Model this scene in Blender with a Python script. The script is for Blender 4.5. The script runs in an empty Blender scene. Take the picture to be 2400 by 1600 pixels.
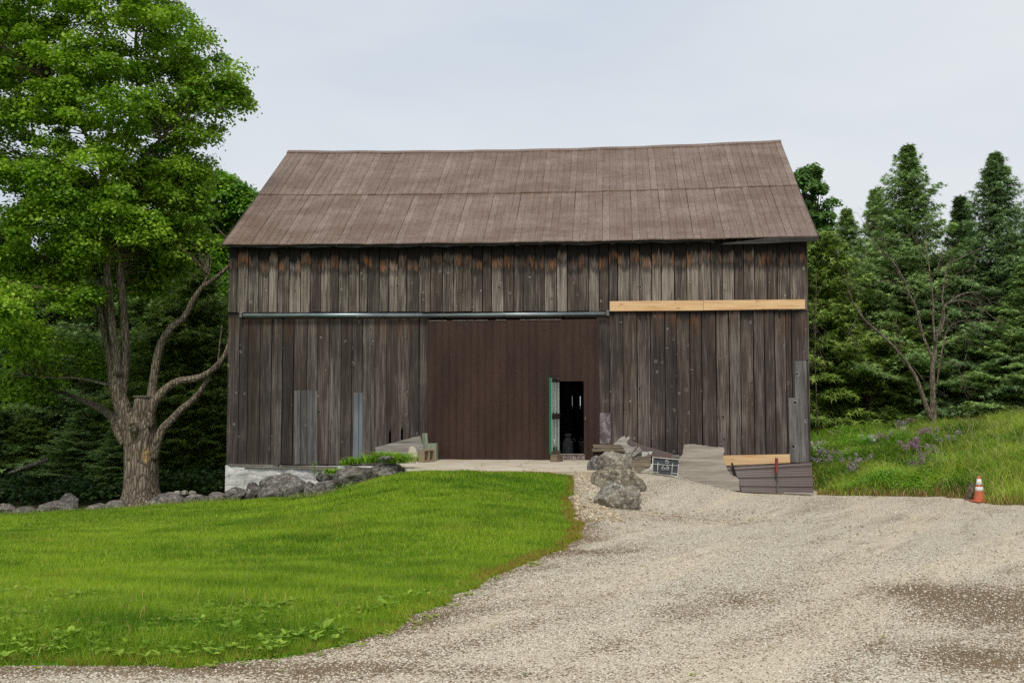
import bpy, bmesh, math, random
import numpy as np
from mathutils import Vector, Matrix, noise as mn
R = math.radians
random.seed(7)
rng = np.random.default_rng(11)
scene = bpy.context.scene
col = scene.collection

# ---------------------------------------------------------------- camera
F_PX, PITCH, CAM_Z = 2450.0, math.atan(150 / 2450.0), 1.47
cam_data = bpy.data.cameras.new('camera')
cam_data.lens = 36 * F_PX / 2400
cam_data.sensor_width = 36
cam_data.clip_start = 0.1
cam_data.clip_end = 2000
cam = bpy.data.objects.new('camera', cam_data)
cam.location = (0, 0, CAM_Z)
cam.rotation_euler = (R(90) + PITCH, 0, 0)
col.objects.link(cam)
scene.camera = cam

# ---------------------------------------------------------------- sky and sun (bright hazy overcast)
SUN_EL, SUN_AZ = R(58), R(187)      # high, behind the camera
world = bpy.data.worlds.new('World')
scene.world = world
world.use_nodes = True
wn, wl = world.node_tree.nodes, world.node_tree.links
wn.clear()
wo = wn.new('ShaderNodeOutputWorld'); bg = wn.new('ShaderNodeBackground')
sky = wn.new('ShaderNodeTexSky'); sky.sky_type = 'NISHITA'; sky.sun_disc = False
sky.sun_elevation = SUN_EL; sky.sun_rotation = SUN_AZ
sky.air_density = 1.0; sky.dust_density = 3.0; sky.ozone_density = 1.5
tc = wn.new('ShaderNodeTexCoord'); mp = wn.new('ShaderNodeMapping'); mp.inputs['Scale'].default_value = (1, 1, 3.2)
nz = wn.new('ShaderNodeTexNoise'); nz.inputs['Scale'].default_value = 1.3; nz.inputs['Detail'].default_value = 5; nz.inputs['Roughness'].default_value = 0.5
rp = wn.new('ShaderNodeValToRGB')
rp.color_ramp.elements[0].position = 0.32; rp.color_ramp.elements[0].color = (5.9, 6.75, 7.8, 1)
rp.color_ramp.elements[1].position = 0.64; rp.color_ramp.elements[1].color = (7.95, 8.3, 8.65, 1)
mx = wn.new('ShaderNodeMix'); mx.data_type = 'RGBA'; mx.inputs[0].default_value = 0.93
wl.new(tc.outputs['Generated'], mp.inputs['Vector']); wl.new(mp.outputs[0], nz.inputs['Vector'])
wl.new(nz.outputs['Fac'], rp.inputs['Fac'])
wl.new(sky.outputs[0], mx.inputs[6]); wl.new(rp.outputs[0], mx.inputs[7])
wl.new(mx.outputs[2], bg.inputs['Color']); bg.inputs['Strength'].default_value = 0.1
wl.new(bg.outputs[0], wo.inputs['Surface'])
sun_d = bpy.data.lights.new('sun', 'SUN'); sun_d.energy = 1.9; sun_d.angle = R(11); sun_d.color = (1, 0.96, 0.88)
sun = bpy.data.objects.new('sun', sun_d); col.objects.link(sun)
sdir = Vector((math.sin(SUN_AZ) * math.cos(SUN_EL), math.cos(SUN_AZ) * math.cos(SUN_EL), math.sin(SUN_EL)))
sun.rotation_euler = sdir.to_track_quat('Z', 'Y').to_euler()
scene.view_settings.view_transform = 'Standard'
scene.view_settings.look = 'None'
scene.view_settings.exposure = 0.0
scene.view_settings.gamma = 1.0
scene.render.engine = 'CYCLES'
scene.cycles.use_denoising = False
scene.cycles.max_bounces = 6
scene.cycles.diffuse_bounces = 3
scene.cycles.transparent_max_bounces = 6
scene.cycles.caustics_reflective = False; scene.cycles.caustics_refractive = False

# ---------------------------------------------------------------- photo pixel -> world
SP, CP = math.sin(PITCH), math.cos(PITCH)
def ray(px, py):
    a, b = (px - 1200) / F_PX, (800 - py) / F_PX
    k = CP - b * SP
    return a / k, (SP + b * CP) / k          # x and z gained per metre of depth
def at(px, py, Y):
    rx, rz = ray(px, py)
    return Vector((rx * Y, Y, CAM_Z + rz * Y))
YAW = R(5.46); CY, SY = math.cos(YAW), math.sin(YAW)
B0 = Vector((0, 28.8, 0))                     # barn origin, on its front wall
def L2W(u, v, z): return Vector((B0.x + u * CY + v * SY, B0.y - u * SY + v * CY, z))
def wall(px, py, v=0.0):                      # pixel -> (u, z) on the plane v of the barn frame
    rx, rz = ray(px, py)
    # point x=rx*Y, y=Y ; v = (x*SY + (Y-28.8)*CY)
    Y = (v + B0.y * CY) / (rx * SY + CY)
    x = rx * Y
    return x * CY - (Y - B0.y) * SY, CAM_Z + rz * Y

# ---------------------------------------------------------------- mesh helpers
def srgb(r, g, b):
    f = lambda c: (c / 12.92 if c <= 0.04045 else ((c + 0.055) / 1.055) ** 2.4)
    return tuple(f(c / 255.0) for c in (r, g, b))
def meta(o, label=None, cat=None, group=None, kind=None):
    if label: o['label'] = label
    if cat: o['category'] = cat
    if group: o['group'] = group
    if kind: o['kind'] = kind
    return o
def empty(name, loc, label, cat, rz=0, group=None):
    o = bpy.data.objects.new(name, None); col.objects.link(o)
    o.location = loc; o.rotation_euler = (0, 0, rz); o.empty_display_size = 0.2
    return meta(o, label, cat, group)
class MB:
    """collects polygons; build() links them as one mesh object"""
    def __init__(s): s.v = []; s.f = []; s.c = []; s.d = []; s.cur = (0.5, 0.5, 0.5, 1); s.sm = []
    def add(s, vs, fs, smooth=False, d=None):
        n = len(s.v); s.v += [tuple(v) for v in vs]; s.c += [s.cur] * len(vs)
        s.d += (d if d is not None else [9.0] * len(vs))
        s.f += [tuple(i + n for i in f) for f in fs]; s.sm += [smooth] * len(fs)
    def box(s, a, b, d=None):
        x0, y0, z0 = a; x1, y1, z1 = b
        vs = [(x0,y0,z0),(x1,y0,z0),(x1,y1,z0),(x0,y1,z0),(x0,y0,z1),(x1,y0,z1),(x1,y1,z1),(x0,y1,z1)]
        s.add(vs, [(0,3,2,1),(4,5,6,7),(0,1,5,4),(1,2,6,5),(2,3,7,6),(3,0,4,7)], d=d)
    def hexa(s, q0, q1):                      # two quads (4 points each), joined
        s.add(list(q0) + list(q1), [(0,1,2,3)[::-1],(4,5,6,7),(0,1,5,4),(1,2,6,5),(2,3,7,6),(3,0,4,7)])
    def prism(s, pts0, pts1, smooth=False):   # front ring, back ring
        n = len(pts0)
        s.add(list(pts0) + list(pts1), [tuple(range(n)), tuple(range(2*n-1, n-1, -1))] +
              [(i, i+n, (i+1) % n + n, (i+1) % n) for i in range(n)])
    def tube(s, pts, rad, seg=8, cap=True, wob=0.0, seed=0):
        pts = [Vector(p) for p in pts]; n = len(pts)
        if not hasattr(rad, '__len__'): rad = [rad] * n
        rings = []; up = Vector((0.13, 0.2, 1)).normalized(); prev = None
        for i, p in enumerate(pts):
            t = (pts[min(i+1, n-1)] - pts[max(i-1, 0)]).normalized()
            if prev is None:
                a = t.cross(up if abs(t.dot(up)) < 0.95 else Vector((1, 0, 0))).normalized()
            else:
                a = (prev - t * prev.dot(t)).normalized()
            prev = a; b = t.cross(a)
            for k in range(seg):
                th = 2 * math.pi * k / seg
                r = rad[i]
                if wob: r *= 1 + wob * mn.noise(Vector((math.cos(th)*1.7, math.sin(th)*1.7, i*0.35 + seed*7.3))) + wob * 0.6 * mn.noise(Vector((math.cos(th)*4, math.sin(th)*4, i*0.5 + seed)))
                rings.append(p + (a * math.cos(th) + b * math.sin(th)) * r)
        fs = [(i*seg+k, i*seg+(k+1) % seg, (i+1)*seg+(k+1) % seg, (i+1)*seg+k) for i in range(n-1) for k in range(seg)]
        s.add(rings, fs, True)
        if cap:
            m = len(s.v) - len(rings)
            s.f.append(tuple(m + k for k in range(seg))[::-1]); s.f.append(tuple(m + (n-1)*seg + k for k in range(seg))); s.sm += [False, False]
    def build(s, name, mat, parent=None, bevel=0.0):
        me = bpy.data.meshes.new(name); me.from_pydata(s.v, [], s.f); me.update()
        me.polygons.foreach_set('use_smooth', s.sm)
        ca = me.color_attributes.new('col', 'FLOAT_COLOR', 'POINT')
        ca.data.foreach_set('color', np.array(s.c, dtype=np.float32).ravel())
        da = me.attributes.new('dtop', 'FLOAT', 'POINT'); da.data.foreach_set('value', np.array(s.d, dtype=np.float32))
        me.materials.append(mat)
        bm = bmesh.new(); bm.from_mesh(me); bmesh.ops.recalc_face_normals(bm, faces=bm.faces)
        bm.to_mesh(me); bm.free()
        o = bpy.data.objects.new(name, me); col.objects.link(o)
        if parent is not None: o.parent = parent
        if bevel:
            m = o.modifiers.new('bevel', 'BEVEL'); m.width = bevel; m.segments = 2; m.limit_method = 'ANGLE'
        return o
def np_mesh(name, verts, faces, mat, colr=None, parent=None, smooth=False):
    """verts Nx3, faces Mx3 or Mx4 arrays"""
    verts = np.asarray(verts, dtype=np.float32); faces = np.asarray(faces, dtype=np.int32)
    k = faces.shape[1]; me = bpy.data.meshes.new(name)
    me.vertices.add(len(verts)); me.vertices.foreach_set('co', verts.ravel())
    me.loops.add(faces.size); me.loops.foreach_set('vertex_index', faces.ravel())
    me.polygons.add(len(faces))
    me.polygons.foreach_set('loop_start', np.arange(0, faces.size, k, dtype=np.int32))
    me.polygons.foreach_set('loop_total', np.full(len(faces), k, dtype=np.int32))
    if smooth: me.polygons.foreach_set('use_smooth', np.ones(len(faces), dtype=bool))
    me.update(calc_edges=True)
    if colr is not None:
        c = np.ones((len(verts), 4), dtype=np.float32); c[:, :3] = colr
        ca = me.color_attributes.new('col', 'FLOAT_COLOR', 'POINT'); ca.data.foreach_set('color', c.ravel())
    me.materials.append(mat)
    o = bpy.data.objects.new(name, me); col.objects.link(o)
    if parent is not None: o.parent = parent
    return o
def smooth_path(P, n):
    """P: rows of (x,y,z,r); Catmull-Rom resample to n per span"""
    P = [np.array(p, dtype=float) for p in P]; out = []
    for i in range(len(P) - 1):
        p0, p1, p2, p3 = P[max(i-1, 0)], P[i], P[i+1], P[min(i+2, len(P)-1)]
        for t in np.linspace(0, 1, n, endpoint=False):
            out.append(0.5 * ((2*p1) + (-p0+p2)*t + (2*p0-5*p1+4*p2-p3)*t*t + (-p0+3*p1-3*p2+p3)*t**3))
    out.append(P[-1]); return out

# ---------------------------------------------------------------- materials
class NT:
    def __init__(s, name, rough=0.8, spec=0.3):
        s.m = bpy.data.materials.new(name); s.m.use_nodes = True
        s.n = s.m.node_tree.nodes; s.l = s.m.node_tree.links
        s.p = s.n['Principled BSDF']; s.p.inputs['Roughness'].default_value = rough
        s.p.inputs['Specular IOR Level'].default_value = spec
        s.tc = s.n.new('ShaderNodeTexCoord')
    def new(s, t, **kw):
        x = s.n.new(t)
        for k, v in kw.items(): setattr(x, k, v)
        return x
    def sock(s, node, i, v):
        if v is None: return
        if isinstance(v, bpy.types.NodeSocket): s.l.new(v, node.inputs[i])
        else: node.inputs[i].default_value = v
    def mapping(s, src, scale=(1,1,1), loc=(0,0,0), rot=(0,0,0)):
        m = s.new('ShaderNodeMapping'); s.l.new(src, m.inputs[0])
        m.inputs['Scale'].default_value = scale; m.inputs['Location'].default_value = loc; m.inputs['Rotation'].default_value = rot
        return m.outputs[0]
    def noise(s, vec, scale, detail=4, rough=0.55, dist=0):
        n = s.new('ShaderNodeTexNoise'); s.sock(n, 'Vector', vec)
        n.inputs['Scale'].default_value = scale; n.inputs['Detail'].default_value = detail
        n.inputs['Roughness'].default_value = rough; n.inputs['Distortion'].default_value = dist
        return n.outputs['Fac']
    def voro(s, vec, scale, feature='F1', out='Distance', rnd=1.0):
        n = s.new('ShaderNodeTexVoronoi', feature=feature); s.sock(n, 'Vector', vec)
        n.inputs['Scale'].default_value = scale; n.inputs['Randomness'].default_value = rnd
        return n.outputs[out]
    def math(s, op, a, b=None, c=None, clamp=False):
        n = s.new('ShaderNodeMath', operation=op, use_clamp=clamp); s.sock(n, 0, a); s.sock(n, 1, b); s.sock(n, 2, c); return n.outputs[0]
    def vmath(s, op, a, b=None):
        n = s.new('ShaderNodeVectorMath', operation=op); s.sock(n, 0, a)
        if b is not None: s.sock(n, 1, b)
        return n.outputs[0]
    def ramp(s, fac, stops, interp='LINEAR'):
        n = s.new('ShaderNodeValToRGB'); s.l.new(fac, n.inputs[0]); cr = n.color_ramp; cr.interpolation = interp
        for i, (p, c) in enumerate(stops):
            c = (c, c, c) if not hasattr(c, '__len__') else c
            e = cr.elements[i] if i < 2 else cr.elements.new(p)
            e.position = p; e.color = (*c[:3], 1)
        return n.outputs[0]
    def mix(s, fac, a, b, bt='MIX'):
        n = s.new('ShaderNodeMix', data_type='RGBA', blend_type=bt); s.sock(n, 0, fac)
        for i, v in ((6, a), (7, b)):
            if isinstance(v, tuple): v = (*v[:3], 1)
            s.sock(n, i, v)
        return n.outputs[2]
    def attr(s, name):
        n = s.new('ShaderNodeAttribute', attribute_name=name); return n
    def bump(s, h, strength=0.5, dist=0.01):
        n = s.new('ShaderNodeBump'); s.l.new(h, n.inputs['Height']); n.inputs['Strength'].default_value = strength
        n.inputs['Distance'].default_value = dist; s.l.new(n.outputs[0], s.p.inputs['Normal'])
    def base(s, c):
        if isinstance(c, tuple): c = (*c[:3], 1)
        s.sock(s.p, 'Base Color', c)
        return s
def sep(nt, v):
    n = nt.new('ShaderNodeSeparateXYZ'); nt.l.new(v, n.inputs[0]); return n.outputs
def comb(nt, x, y, z):
    n = nt.new('ShaderNodeCombineXYZ'); nt.sock(n, 0, x); nt.sock(n, 1, y); nt.sock(n, 2, z); return n.outputs[0]

def wood_mat(name, dark, light, axis='z', knots=True, stain_shade=0, rough=0.85, silver=0.5, kscale=1.0, grain_s=1.0):
    """weathered board wood; 'col' vertex colour r=tone, g=offset, b=warmth; 'dtop' metres below the board's top"""
    t = NT(name, rough, 0.25)
    a = t.attr('col'); rgb = sep(t, a.outputs['Vector'])
    off = t.vmath('MULTIPLY', comb(t, rgb[1], rgb[1], rgb[1]), (37.0, 11.0, 53.0))
    o = t.tc.outputs['Object']
    p = t.vmath('ADD', o, off)
    sc = {'z': (60, 60, 1.3), 'x': (1.3, 60, 60)}[axis]
    sc = tuple(q * grain_s for q in sc)
    g1 = t.noise(t.mapping(p, sc), 1.0, 5, 0.65, 0.6)
    sc2 = {'z': (9, 9, 0.5), 'x': (0.5, 9, 9)}[axis]
    g2 = t.noise(t.mapping(p, sc2), 1.0, 4, 0.6)
    big = t.noise(o, 0.55, 3, 0.6)
    f = t.math('MULTIPLY_ADD', t.math('SUBTRACT', g1, 0.5), 0.85, t.math('MULTIPLY_ADD', g2, 0.5, 0.30))
    f = t.math('ADD', f, t.math('MULTIPLY_ADD', rgb[0], 0.17, -0.265 + silver * 0.12))
    f = t.math('ADD', f, t.math('MULTIPLY_ADD', big, 0.35, -0.175))
    c = t.ramp(f, [(0.16, tuple(x * 0.28 for x in dark)), (0.4, dark), (0.58, tuple((x + y) / 2 for x, y in zip(dark, light))), (0.82, light)])
    warm = t.mix(t.math('MULTIPLY', rgb[2], 0.35), c, (0.10, 0.052, 0.03))
    c = t.mix(0.45, c, warm)
    h = g1
    if knots:
        ks = (4.1, 0.3, 3.7)
        kp = t.mapping(p, tuple(q * kscale for q in ks))
        vn = t.new('ShaderNodeTexVoronoi'); t.l.new(kp, vn.inputs['Vector']); vn.inputs['Scale'].default_value = 1.0
        vc = sep(t, vn.outputs['Color'])
        kn = t.math('ADD', vn.outputs['Distance'], t.math('MULTIPLY_ADD', t.noise(o, 16, 3, 0.7), 0.22, -0.11))
        kn = t.math('ADD', kn, t.math('MULTIPLY', vc[0], 0.05))
        kn = t.math('ADD', kn, t.math('MULTIPLY', t.math('GREATER_THAN', vc[1], 0.6), 1.0))
        ring = t.math('MULTIPLY', t.ramp(kn, [(0.0, 0.0), (0.1, 0.0), (0.13, 1.0), (0.17, 0.5), (0.22, 0.0)]), t.ramp(t.noise(p, 9, 2), [(0.42, 0.1), (0.58, 1.0)]))
        hole = t.ramp(kn, [(0.07, 0.95), (0.12, 0.0)]); halo = t.ramp(kn, [(0.1, 0.65), (0.32, 0.0)])
        c = t.mix(halo, c, tuple(x * 0.55 for x in dark))
        c = t.mix(t.math('MULTIPLY', ring, 0.45), c, tuple(min(1, x * 1.7) for x in light))
        c = t.mix(hole, c, (0.008, 0.006, 0.005))
        h = t.math('SUBTRACT', t.math('ADD', g1, t.math('MULTIPLY', ring, 0.9)), t.math('MULTIPLY', hole, 2.0))
    if stain_shade:
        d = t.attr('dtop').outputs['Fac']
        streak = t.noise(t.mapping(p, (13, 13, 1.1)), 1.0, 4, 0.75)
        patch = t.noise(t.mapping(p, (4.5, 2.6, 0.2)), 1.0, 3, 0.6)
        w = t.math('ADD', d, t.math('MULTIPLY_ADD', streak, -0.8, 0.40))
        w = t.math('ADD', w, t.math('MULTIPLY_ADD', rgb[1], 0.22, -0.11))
        if stain_shade == 1:
            blk = t.ramp(w, [(0.0, 1.0), (0.5, 0.97), (0.6, 0.35), (0.72, 0.2), (0.8, 0.7), (0.95, 0.45), (1.12, 0.0)])  # black top band: water stains plus the eave's shade painted into the colour
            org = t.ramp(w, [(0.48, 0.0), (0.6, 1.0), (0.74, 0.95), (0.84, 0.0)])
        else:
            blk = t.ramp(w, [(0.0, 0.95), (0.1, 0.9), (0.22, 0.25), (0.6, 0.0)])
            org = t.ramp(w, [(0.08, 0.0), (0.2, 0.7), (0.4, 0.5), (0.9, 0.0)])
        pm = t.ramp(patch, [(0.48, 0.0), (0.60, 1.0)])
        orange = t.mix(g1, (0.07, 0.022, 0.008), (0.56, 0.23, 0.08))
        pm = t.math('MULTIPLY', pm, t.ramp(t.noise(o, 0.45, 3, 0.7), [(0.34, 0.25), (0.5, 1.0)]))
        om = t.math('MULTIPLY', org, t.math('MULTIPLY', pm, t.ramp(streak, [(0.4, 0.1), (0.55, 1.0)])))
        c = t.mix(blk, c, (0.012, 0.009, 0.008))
        c = t.mix(t.math('MULTIPLY', om, 0.9 if stain_shade == 1 else 0.5), c, orange)
    t.base(c); t.bump(h, 0.55, 0.012)
    return t.m

WOOD_UP = wood_mat('weathered_boards_upper', srgb(80, 71, 65), srgb(188, 175, 160), stain_shade=1, silver=0.5)
WOOD_LO = wood_mat('weathered_boards_lower', srgb(74, 65, 60), srgb(158, 147, 138), stain_shade=2, silver=0.15, kscale=0.9)
WOOD_SIDE = wood_mat('weathered_boards_side', srgb(84, 75, 70), srgb(165, 158, 150), silver=0.4)
WOOD_PATCH = wood_mat('silver_board', srgb(92, 89, 86), srgb(160, 156, 151), silver=0.35, kscale=0.6)
WOOD_PATCHX = wood_mat('silver_board_across', srgb(120, 114, 106), srgb(205, 198, 186), axis='x', silver=0.7, kscale=0.5)
PLYWOOD = wood_mat('silvery_plywood', srgb(124, 115, 104), srgb(184, 174, 158), axis='x', silver=0.8, knots=False, grain_s=1.3)
WOOD_BROWNX = wood_mat('brown_board_across', srgb(96, 84, 70), srgb(176, 160, 136), axis='x', silver=0.4, kscale=0.6)
GREENWOOD = wood_mat('green_grey_board', srgb(120, 128, 108), srgb(176, 182, 158), silver=0.6, knots=False)
DARKWOOD = wood_mat('dark_rough_wood', srgb(42, 36, 32), srgb(90, 84, 76), axis='x', silver=0.1, knots=False)
def pine_mat():
    t = NT('fresh_pine', 0.6, 0.35); o = t.tc.outputs['Object']; a = sep(t, t.attr('col').outputs['Vector'])
    p = t.vmath('ADD', o, comb(t, t.math('MULTIPLY', a[1], 20), 0.0, t.math('MULTIPLY', a[1], 9)))
    g = t.noise(t.mapping(p, (0.7, 30, 14)), 1.0, 4, 0.6, 1.5)
    c = t.ramp(g, [(0.3, srgb(205, 158, 108)), (0.5, srgb(228, 188, 138)), (0.7, srgb(236, 202, 156))])
    kd = t.voro(t.mapping(p, (2.3, 0.2, 6.0)), 1.0)
    kd = t.math('ADD', kd, t.math('MULTIPLY_ADD', t.noise(o, 25, 2), 0.1, -0.05))
    c = t.mix(t.ramp(kd, [(0.03, 0.9), (0.07, 0.25), (0.11, 0.75), (0.15, 0.0)]), c, srgb(150, 96, 52))
    t.base(c); t.bump(g, 0.15, 0.004); return t.m
PINE = pine_mat()
def metal_mat(name, c0, c1, rough=0.45, rust=None, spots=True, metallic=0.0, scale=1.0, stretch=(1, 1, 0.25)):
    t = NT(name, rough, 0.5); t.p.inputs['Metallic'].default_value = metallic; o = t.tc.outputs['Object']
    n = t.noise(t.mapping(o, stretch), 2.2 * scale, 6, 0.65)
    c = t.mix(t.ramp(n, [(0.35, 0.0), (0.65, 1.0)]), c0, c1)
    if rust:
        n2 = t.noise(t.mapping(o, (1.2, 0.8, 0.8), (4, 2, 7)), 1.4 * scale, 7, 0.72)
        c = t.mix(t.ramp(n2, [(0.44, 0.0), (0.60, 0.8)]), c, rust)
    if spots:
        v = t.voro(o, 9.0 * scale); 
        c = t.mix(t.ramp(v, [(0.03, 0.7), (0.05, 0.0)]), c, (0.35, 0.33, 0.3))
    t.base(c)
    t.sock(t.p, 'Roughness', t.math('MULTIPLY_ADD', n, 0.3, rough - 0.12))
    t.bump(t.noise(o, 30, 3), 0.08, 0.004); return t.m
DOORMETAL = metal_mat('brown_door_metal', srgb(62, 42, 34), srgb(78, 56, 47), 0.5)
SHEETMETAL = metal_mat('brown_sheet_metal', srgb(82, 66, 60), srgb(98, 82, 76), 0.42, stretch=(0.3, 1, 1))
GALV = metal_mat('galvanised_rail', srgb(120, 132, 136), srgb(165, 176, 180), 0.35, metallic=0.6, spots=False, stretch=(0.4, 1, 1))
TINSTRIP = metal_mat('tin_strip', srgb(92, 95, 98), srgb(136, 140, 144), 0.4, metallic=0.4, spots=False)
RUSTYTIN = metal_mat('rusty_tin_patch', srgb(72, 60, 58), srgb(96, 86, 88), 0.5, rust=srgb(160, 150, 150), spots=False, scale=5)
def roof_mat():
    t = NT('brown_roof_metal', 0.5, 0.45); o = t.tc.outputs['Object']; a = sep(t, t.attr('col').outputs['Vector'])
    n = t.noise(t.mapping(o, (0.5, 1.1, 1.1)), 1.2, 7, 0.68)
    n3 = t.noise(t.mapping(o, (14, 1.2, 1.2)), 1.0, 4, 0.7)
    base = t.mix(a[0], srgb(124, 102, 87), srgb(152, 132, 118))
    f = t.math('SUBTRACT', t.math('MULTIPLY_ADD', n3, 0.45, n), t.math('MULTIPLY', a[0], 0.10))
    c = t.mix(t.ramp(f, [(0.55, 0.0), (0.80, 0.9)]), base, srgb(108, 82, 64))
    sm = t.noise(t.mapping(o, (22, 8, 8)), 1.0, 4, 0.7)
    c = t.mix(t.ramp(sm, [(0.48, 0.0), (0.68, 0.65)]), c, srgb(80, 64, 58))
    v = t.voro(o, 4.5); vm = t.noise(o, 1.0, 3)
    c = t.mix(t.math('MULTIPLY', t.ramp(v, [(0.03, 0.8), (0.055, 0.0)]), t.ramp(vm, [(0.5, 0.0), (0.6, 1.0)])), c, srgb(200, 190, 178))
    t.base(c)
    x = sep(t, o)[0]
    w = t.math('SINE', t.math('MULTIPLY', x, 2 * math.pi / 0.034))
    t.bump(t.math('MULTIPLY_ADD', w, 0.5, t.math('MULTIPLY', sm, 0.8)), 0.5, 0.012)
    return t.m
ROOF = roof_mat()
def plain(name, c, rough=0.8, spec=0.3, nz_s=6, amt=0.25, bump=0.3, metallic=0):
    t = NT(name, rough, spec); t.p.inputs['Metallic'].default_value = metallic; o = t.tc.outputs['Object']
    n = t.noise(o, nz_s, 6, 0.65)
    t.base(t.mix(t.ramp(n, [(0.3, 0.0), (0.7, 1.0)]), tuple(x * (1 - amt) for x in c), tuple(min(1, x * (1 + amt)) for x in c)))
    t.bump(n, bump, 0.01); return t.m
def whitewash_mat():
    t = NT('whitewashed_stone', 0.9, 0.2); o = t.tc.outputs['Object']
    n = t.noise(o, 9, 6, 0.7); v = t.voro(t.vmath('ADD', t.mapping(o, (1.5, 1.5, 3.2)), t.vmath('MULTIPLY', comb(t, n, 0.0, n), (0.5, 0.0, 0.5))), 1.0, 'DISTANCE_TO_EDGE'); big = t.noise(o, 1.8, 5, 0.7)
    c = t.mix(t.ramp(big, [(0.42, 0.0), (0.66, 0.8)]), srgb(226, 223, 216), srgb(186, 182, 174))
    c = t.mix(t.ramp(n, [(0.52, 0.0), (0.7, 0.6)]), c, srgb(110, 104, 96))
    c = t.mix(t.ramp(v, [(0.0, 0.3), (0.03, 0.0)]), c, srgb(110, 104, 94))
    t.base(c); t.bump(t.math('ADD', t.ramp(v, [(0.0, 0.0), (0.1, 0.25)]), t.math('MULTIPLY', n, 0.8)), 0.7, 0.04); return t.m
WHITEWASH = whitewash_mat()
def rock_mat(name, c0, c1, lichen, moss=None, ls=0.55):
    t = NT(name, 0.92, 0.2); o = t.tc.outputs['Object']
    oi = t.new('ShaderNodeObjectInfo'); o = t.vmath('ADD', o, t.vmath('MULTIPLY', comb(t, oi.outputs['Random'], oi.outputs['Random'], 0.3), (40.0, 17.0, 5.0)))
    n = t.noise(o, 3.0, 8, 0.72); m = t.noise(o, 11.0, 8, 0.78, 0.3); f = t.noise(o, 36, 5, 0.7)
    c = t.mix(t.ramp(n, [(0.35, 0.0), (0.62, 1.0)]), c0, c1)
    c = t.mix(t.ramp(m, [(0.5, 0.0), (0.6, ls)]), c, lichen)
    c = t.mix(t.ramp(f, [(0.52, 0.0), (0.66, 0.75)]), c, tuple(x * 0.25 for x in c0))
    if moss: c = t.mix(t.ramp(t.noise(o, 2.2, 6, 0.7), [(0.56, 0.0), (0.66, 0.6)]), c, moss)
    v = t.voro(t.mapping(o, (1, 1, 2.2)), 2.4, 'DISTANCE_TO_EDGE')
    c = t.mix(t.ramp(v, [(0.0, 0.6), (0.03, 0.0)]), c, (0.02, 0.018, 0.016))
    t.base(c)
    h = t.math('ADD', t.math('MULTIPLY', n, 0.8), t.math('MULTIPLY_ADD', m, 0.3, t.math('MULTIPLY', f, 0.1)))
    h = t.math('ADD', h, t.ramp(v, [(0.0, 0.0), (0.05, 0.25)]))
    t.bump(h, 0.6, 0.045); return t.m
ROCK_D = rock_mat('dark_fieldstone', srgb(66, 62, 59), srgb(124, 117, 110), srgb(190, 184, 172), ls=0.6)
ROCK_L = rock_mat('lichened_limestone', srgb(92, 86, 79), srgb(156, 148, 134), srgb(226, 219, 202), moss=srgb(150, 134, 92), ls=0.5)
ROCK_M = rock_mat('yellow_lichened_stone', srgb(80, 73, 63), srgb(140, 130, 113), srgb(214, 204, 176), moss=srgb(168, 146, 88), ls=0.5)
CONCRETE = plain('concrete', srgb(196, 184, 164), 0.95, 0.2, 14, 0.22, 0.4)
def leaf_mat(name, mult=(1, 1, 1), trans=0.35, rough=0.55, spec=0.35):
    m = bpy.data.materials.new(name); m.use_nodes = True; n, l = m.node_tree.nodes, m.node_tree.links
    p = n['Principled BSDF']; out = n['Material Output']
    a = n.new('ShaderNodeAttribute'); a.attribute_name = 'col'
    mul = n.new('ShaderNodeMix'); mul.data_type = 'RGBA'; mul.blend_type = 'MULTIPLY'; mul.inputs[0].default_value = 1
    mul.inputs[7].default_value = (*mult, 1); l.new(a.outputs['Color'], mul.inputs[6])
    l.new(mul.outputs[2], p.inputs['Base Color']); p.inputs['Roughness'].default_value = rough; p.inputs['Specular IOR Level'].default_value = spec
    tr = n.new('ShaderNodeBsdfTranslucent')
    t2 = n.new('ShaderNodeMix'); t2.data_type = 'RGBA'; t2.blend_type = 'MULTIPLY'; t2.inputs[0].default_value = 1; t2.inputs[7].default_value = (1.15, 1.25, 0.5, 1)
    l.new(mul.outputs[2], t2.inputs[6]); l.new(t2.outputs[2], tr.inputs[0])
    ms = n.new('ShaderNodeMixShader'); ms.inputs[0].default_value = trans
    l.new(p.outputs[0], ms.inputs[1]); l.new(tr.outputs[0], ms.inputs[2]); l.new(ms.outputs[0], out.inputs[0])
    return m
LEAF = leaf_mat('leaf'); NEEDLE = leaf_mat('needle_spray', trans=0.15, rough=0.6, spec=0.2); GRASSBLADE = leaf_mat('grass_blade', trans=0.3, rough=0.6, spec=0.2)
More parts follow.
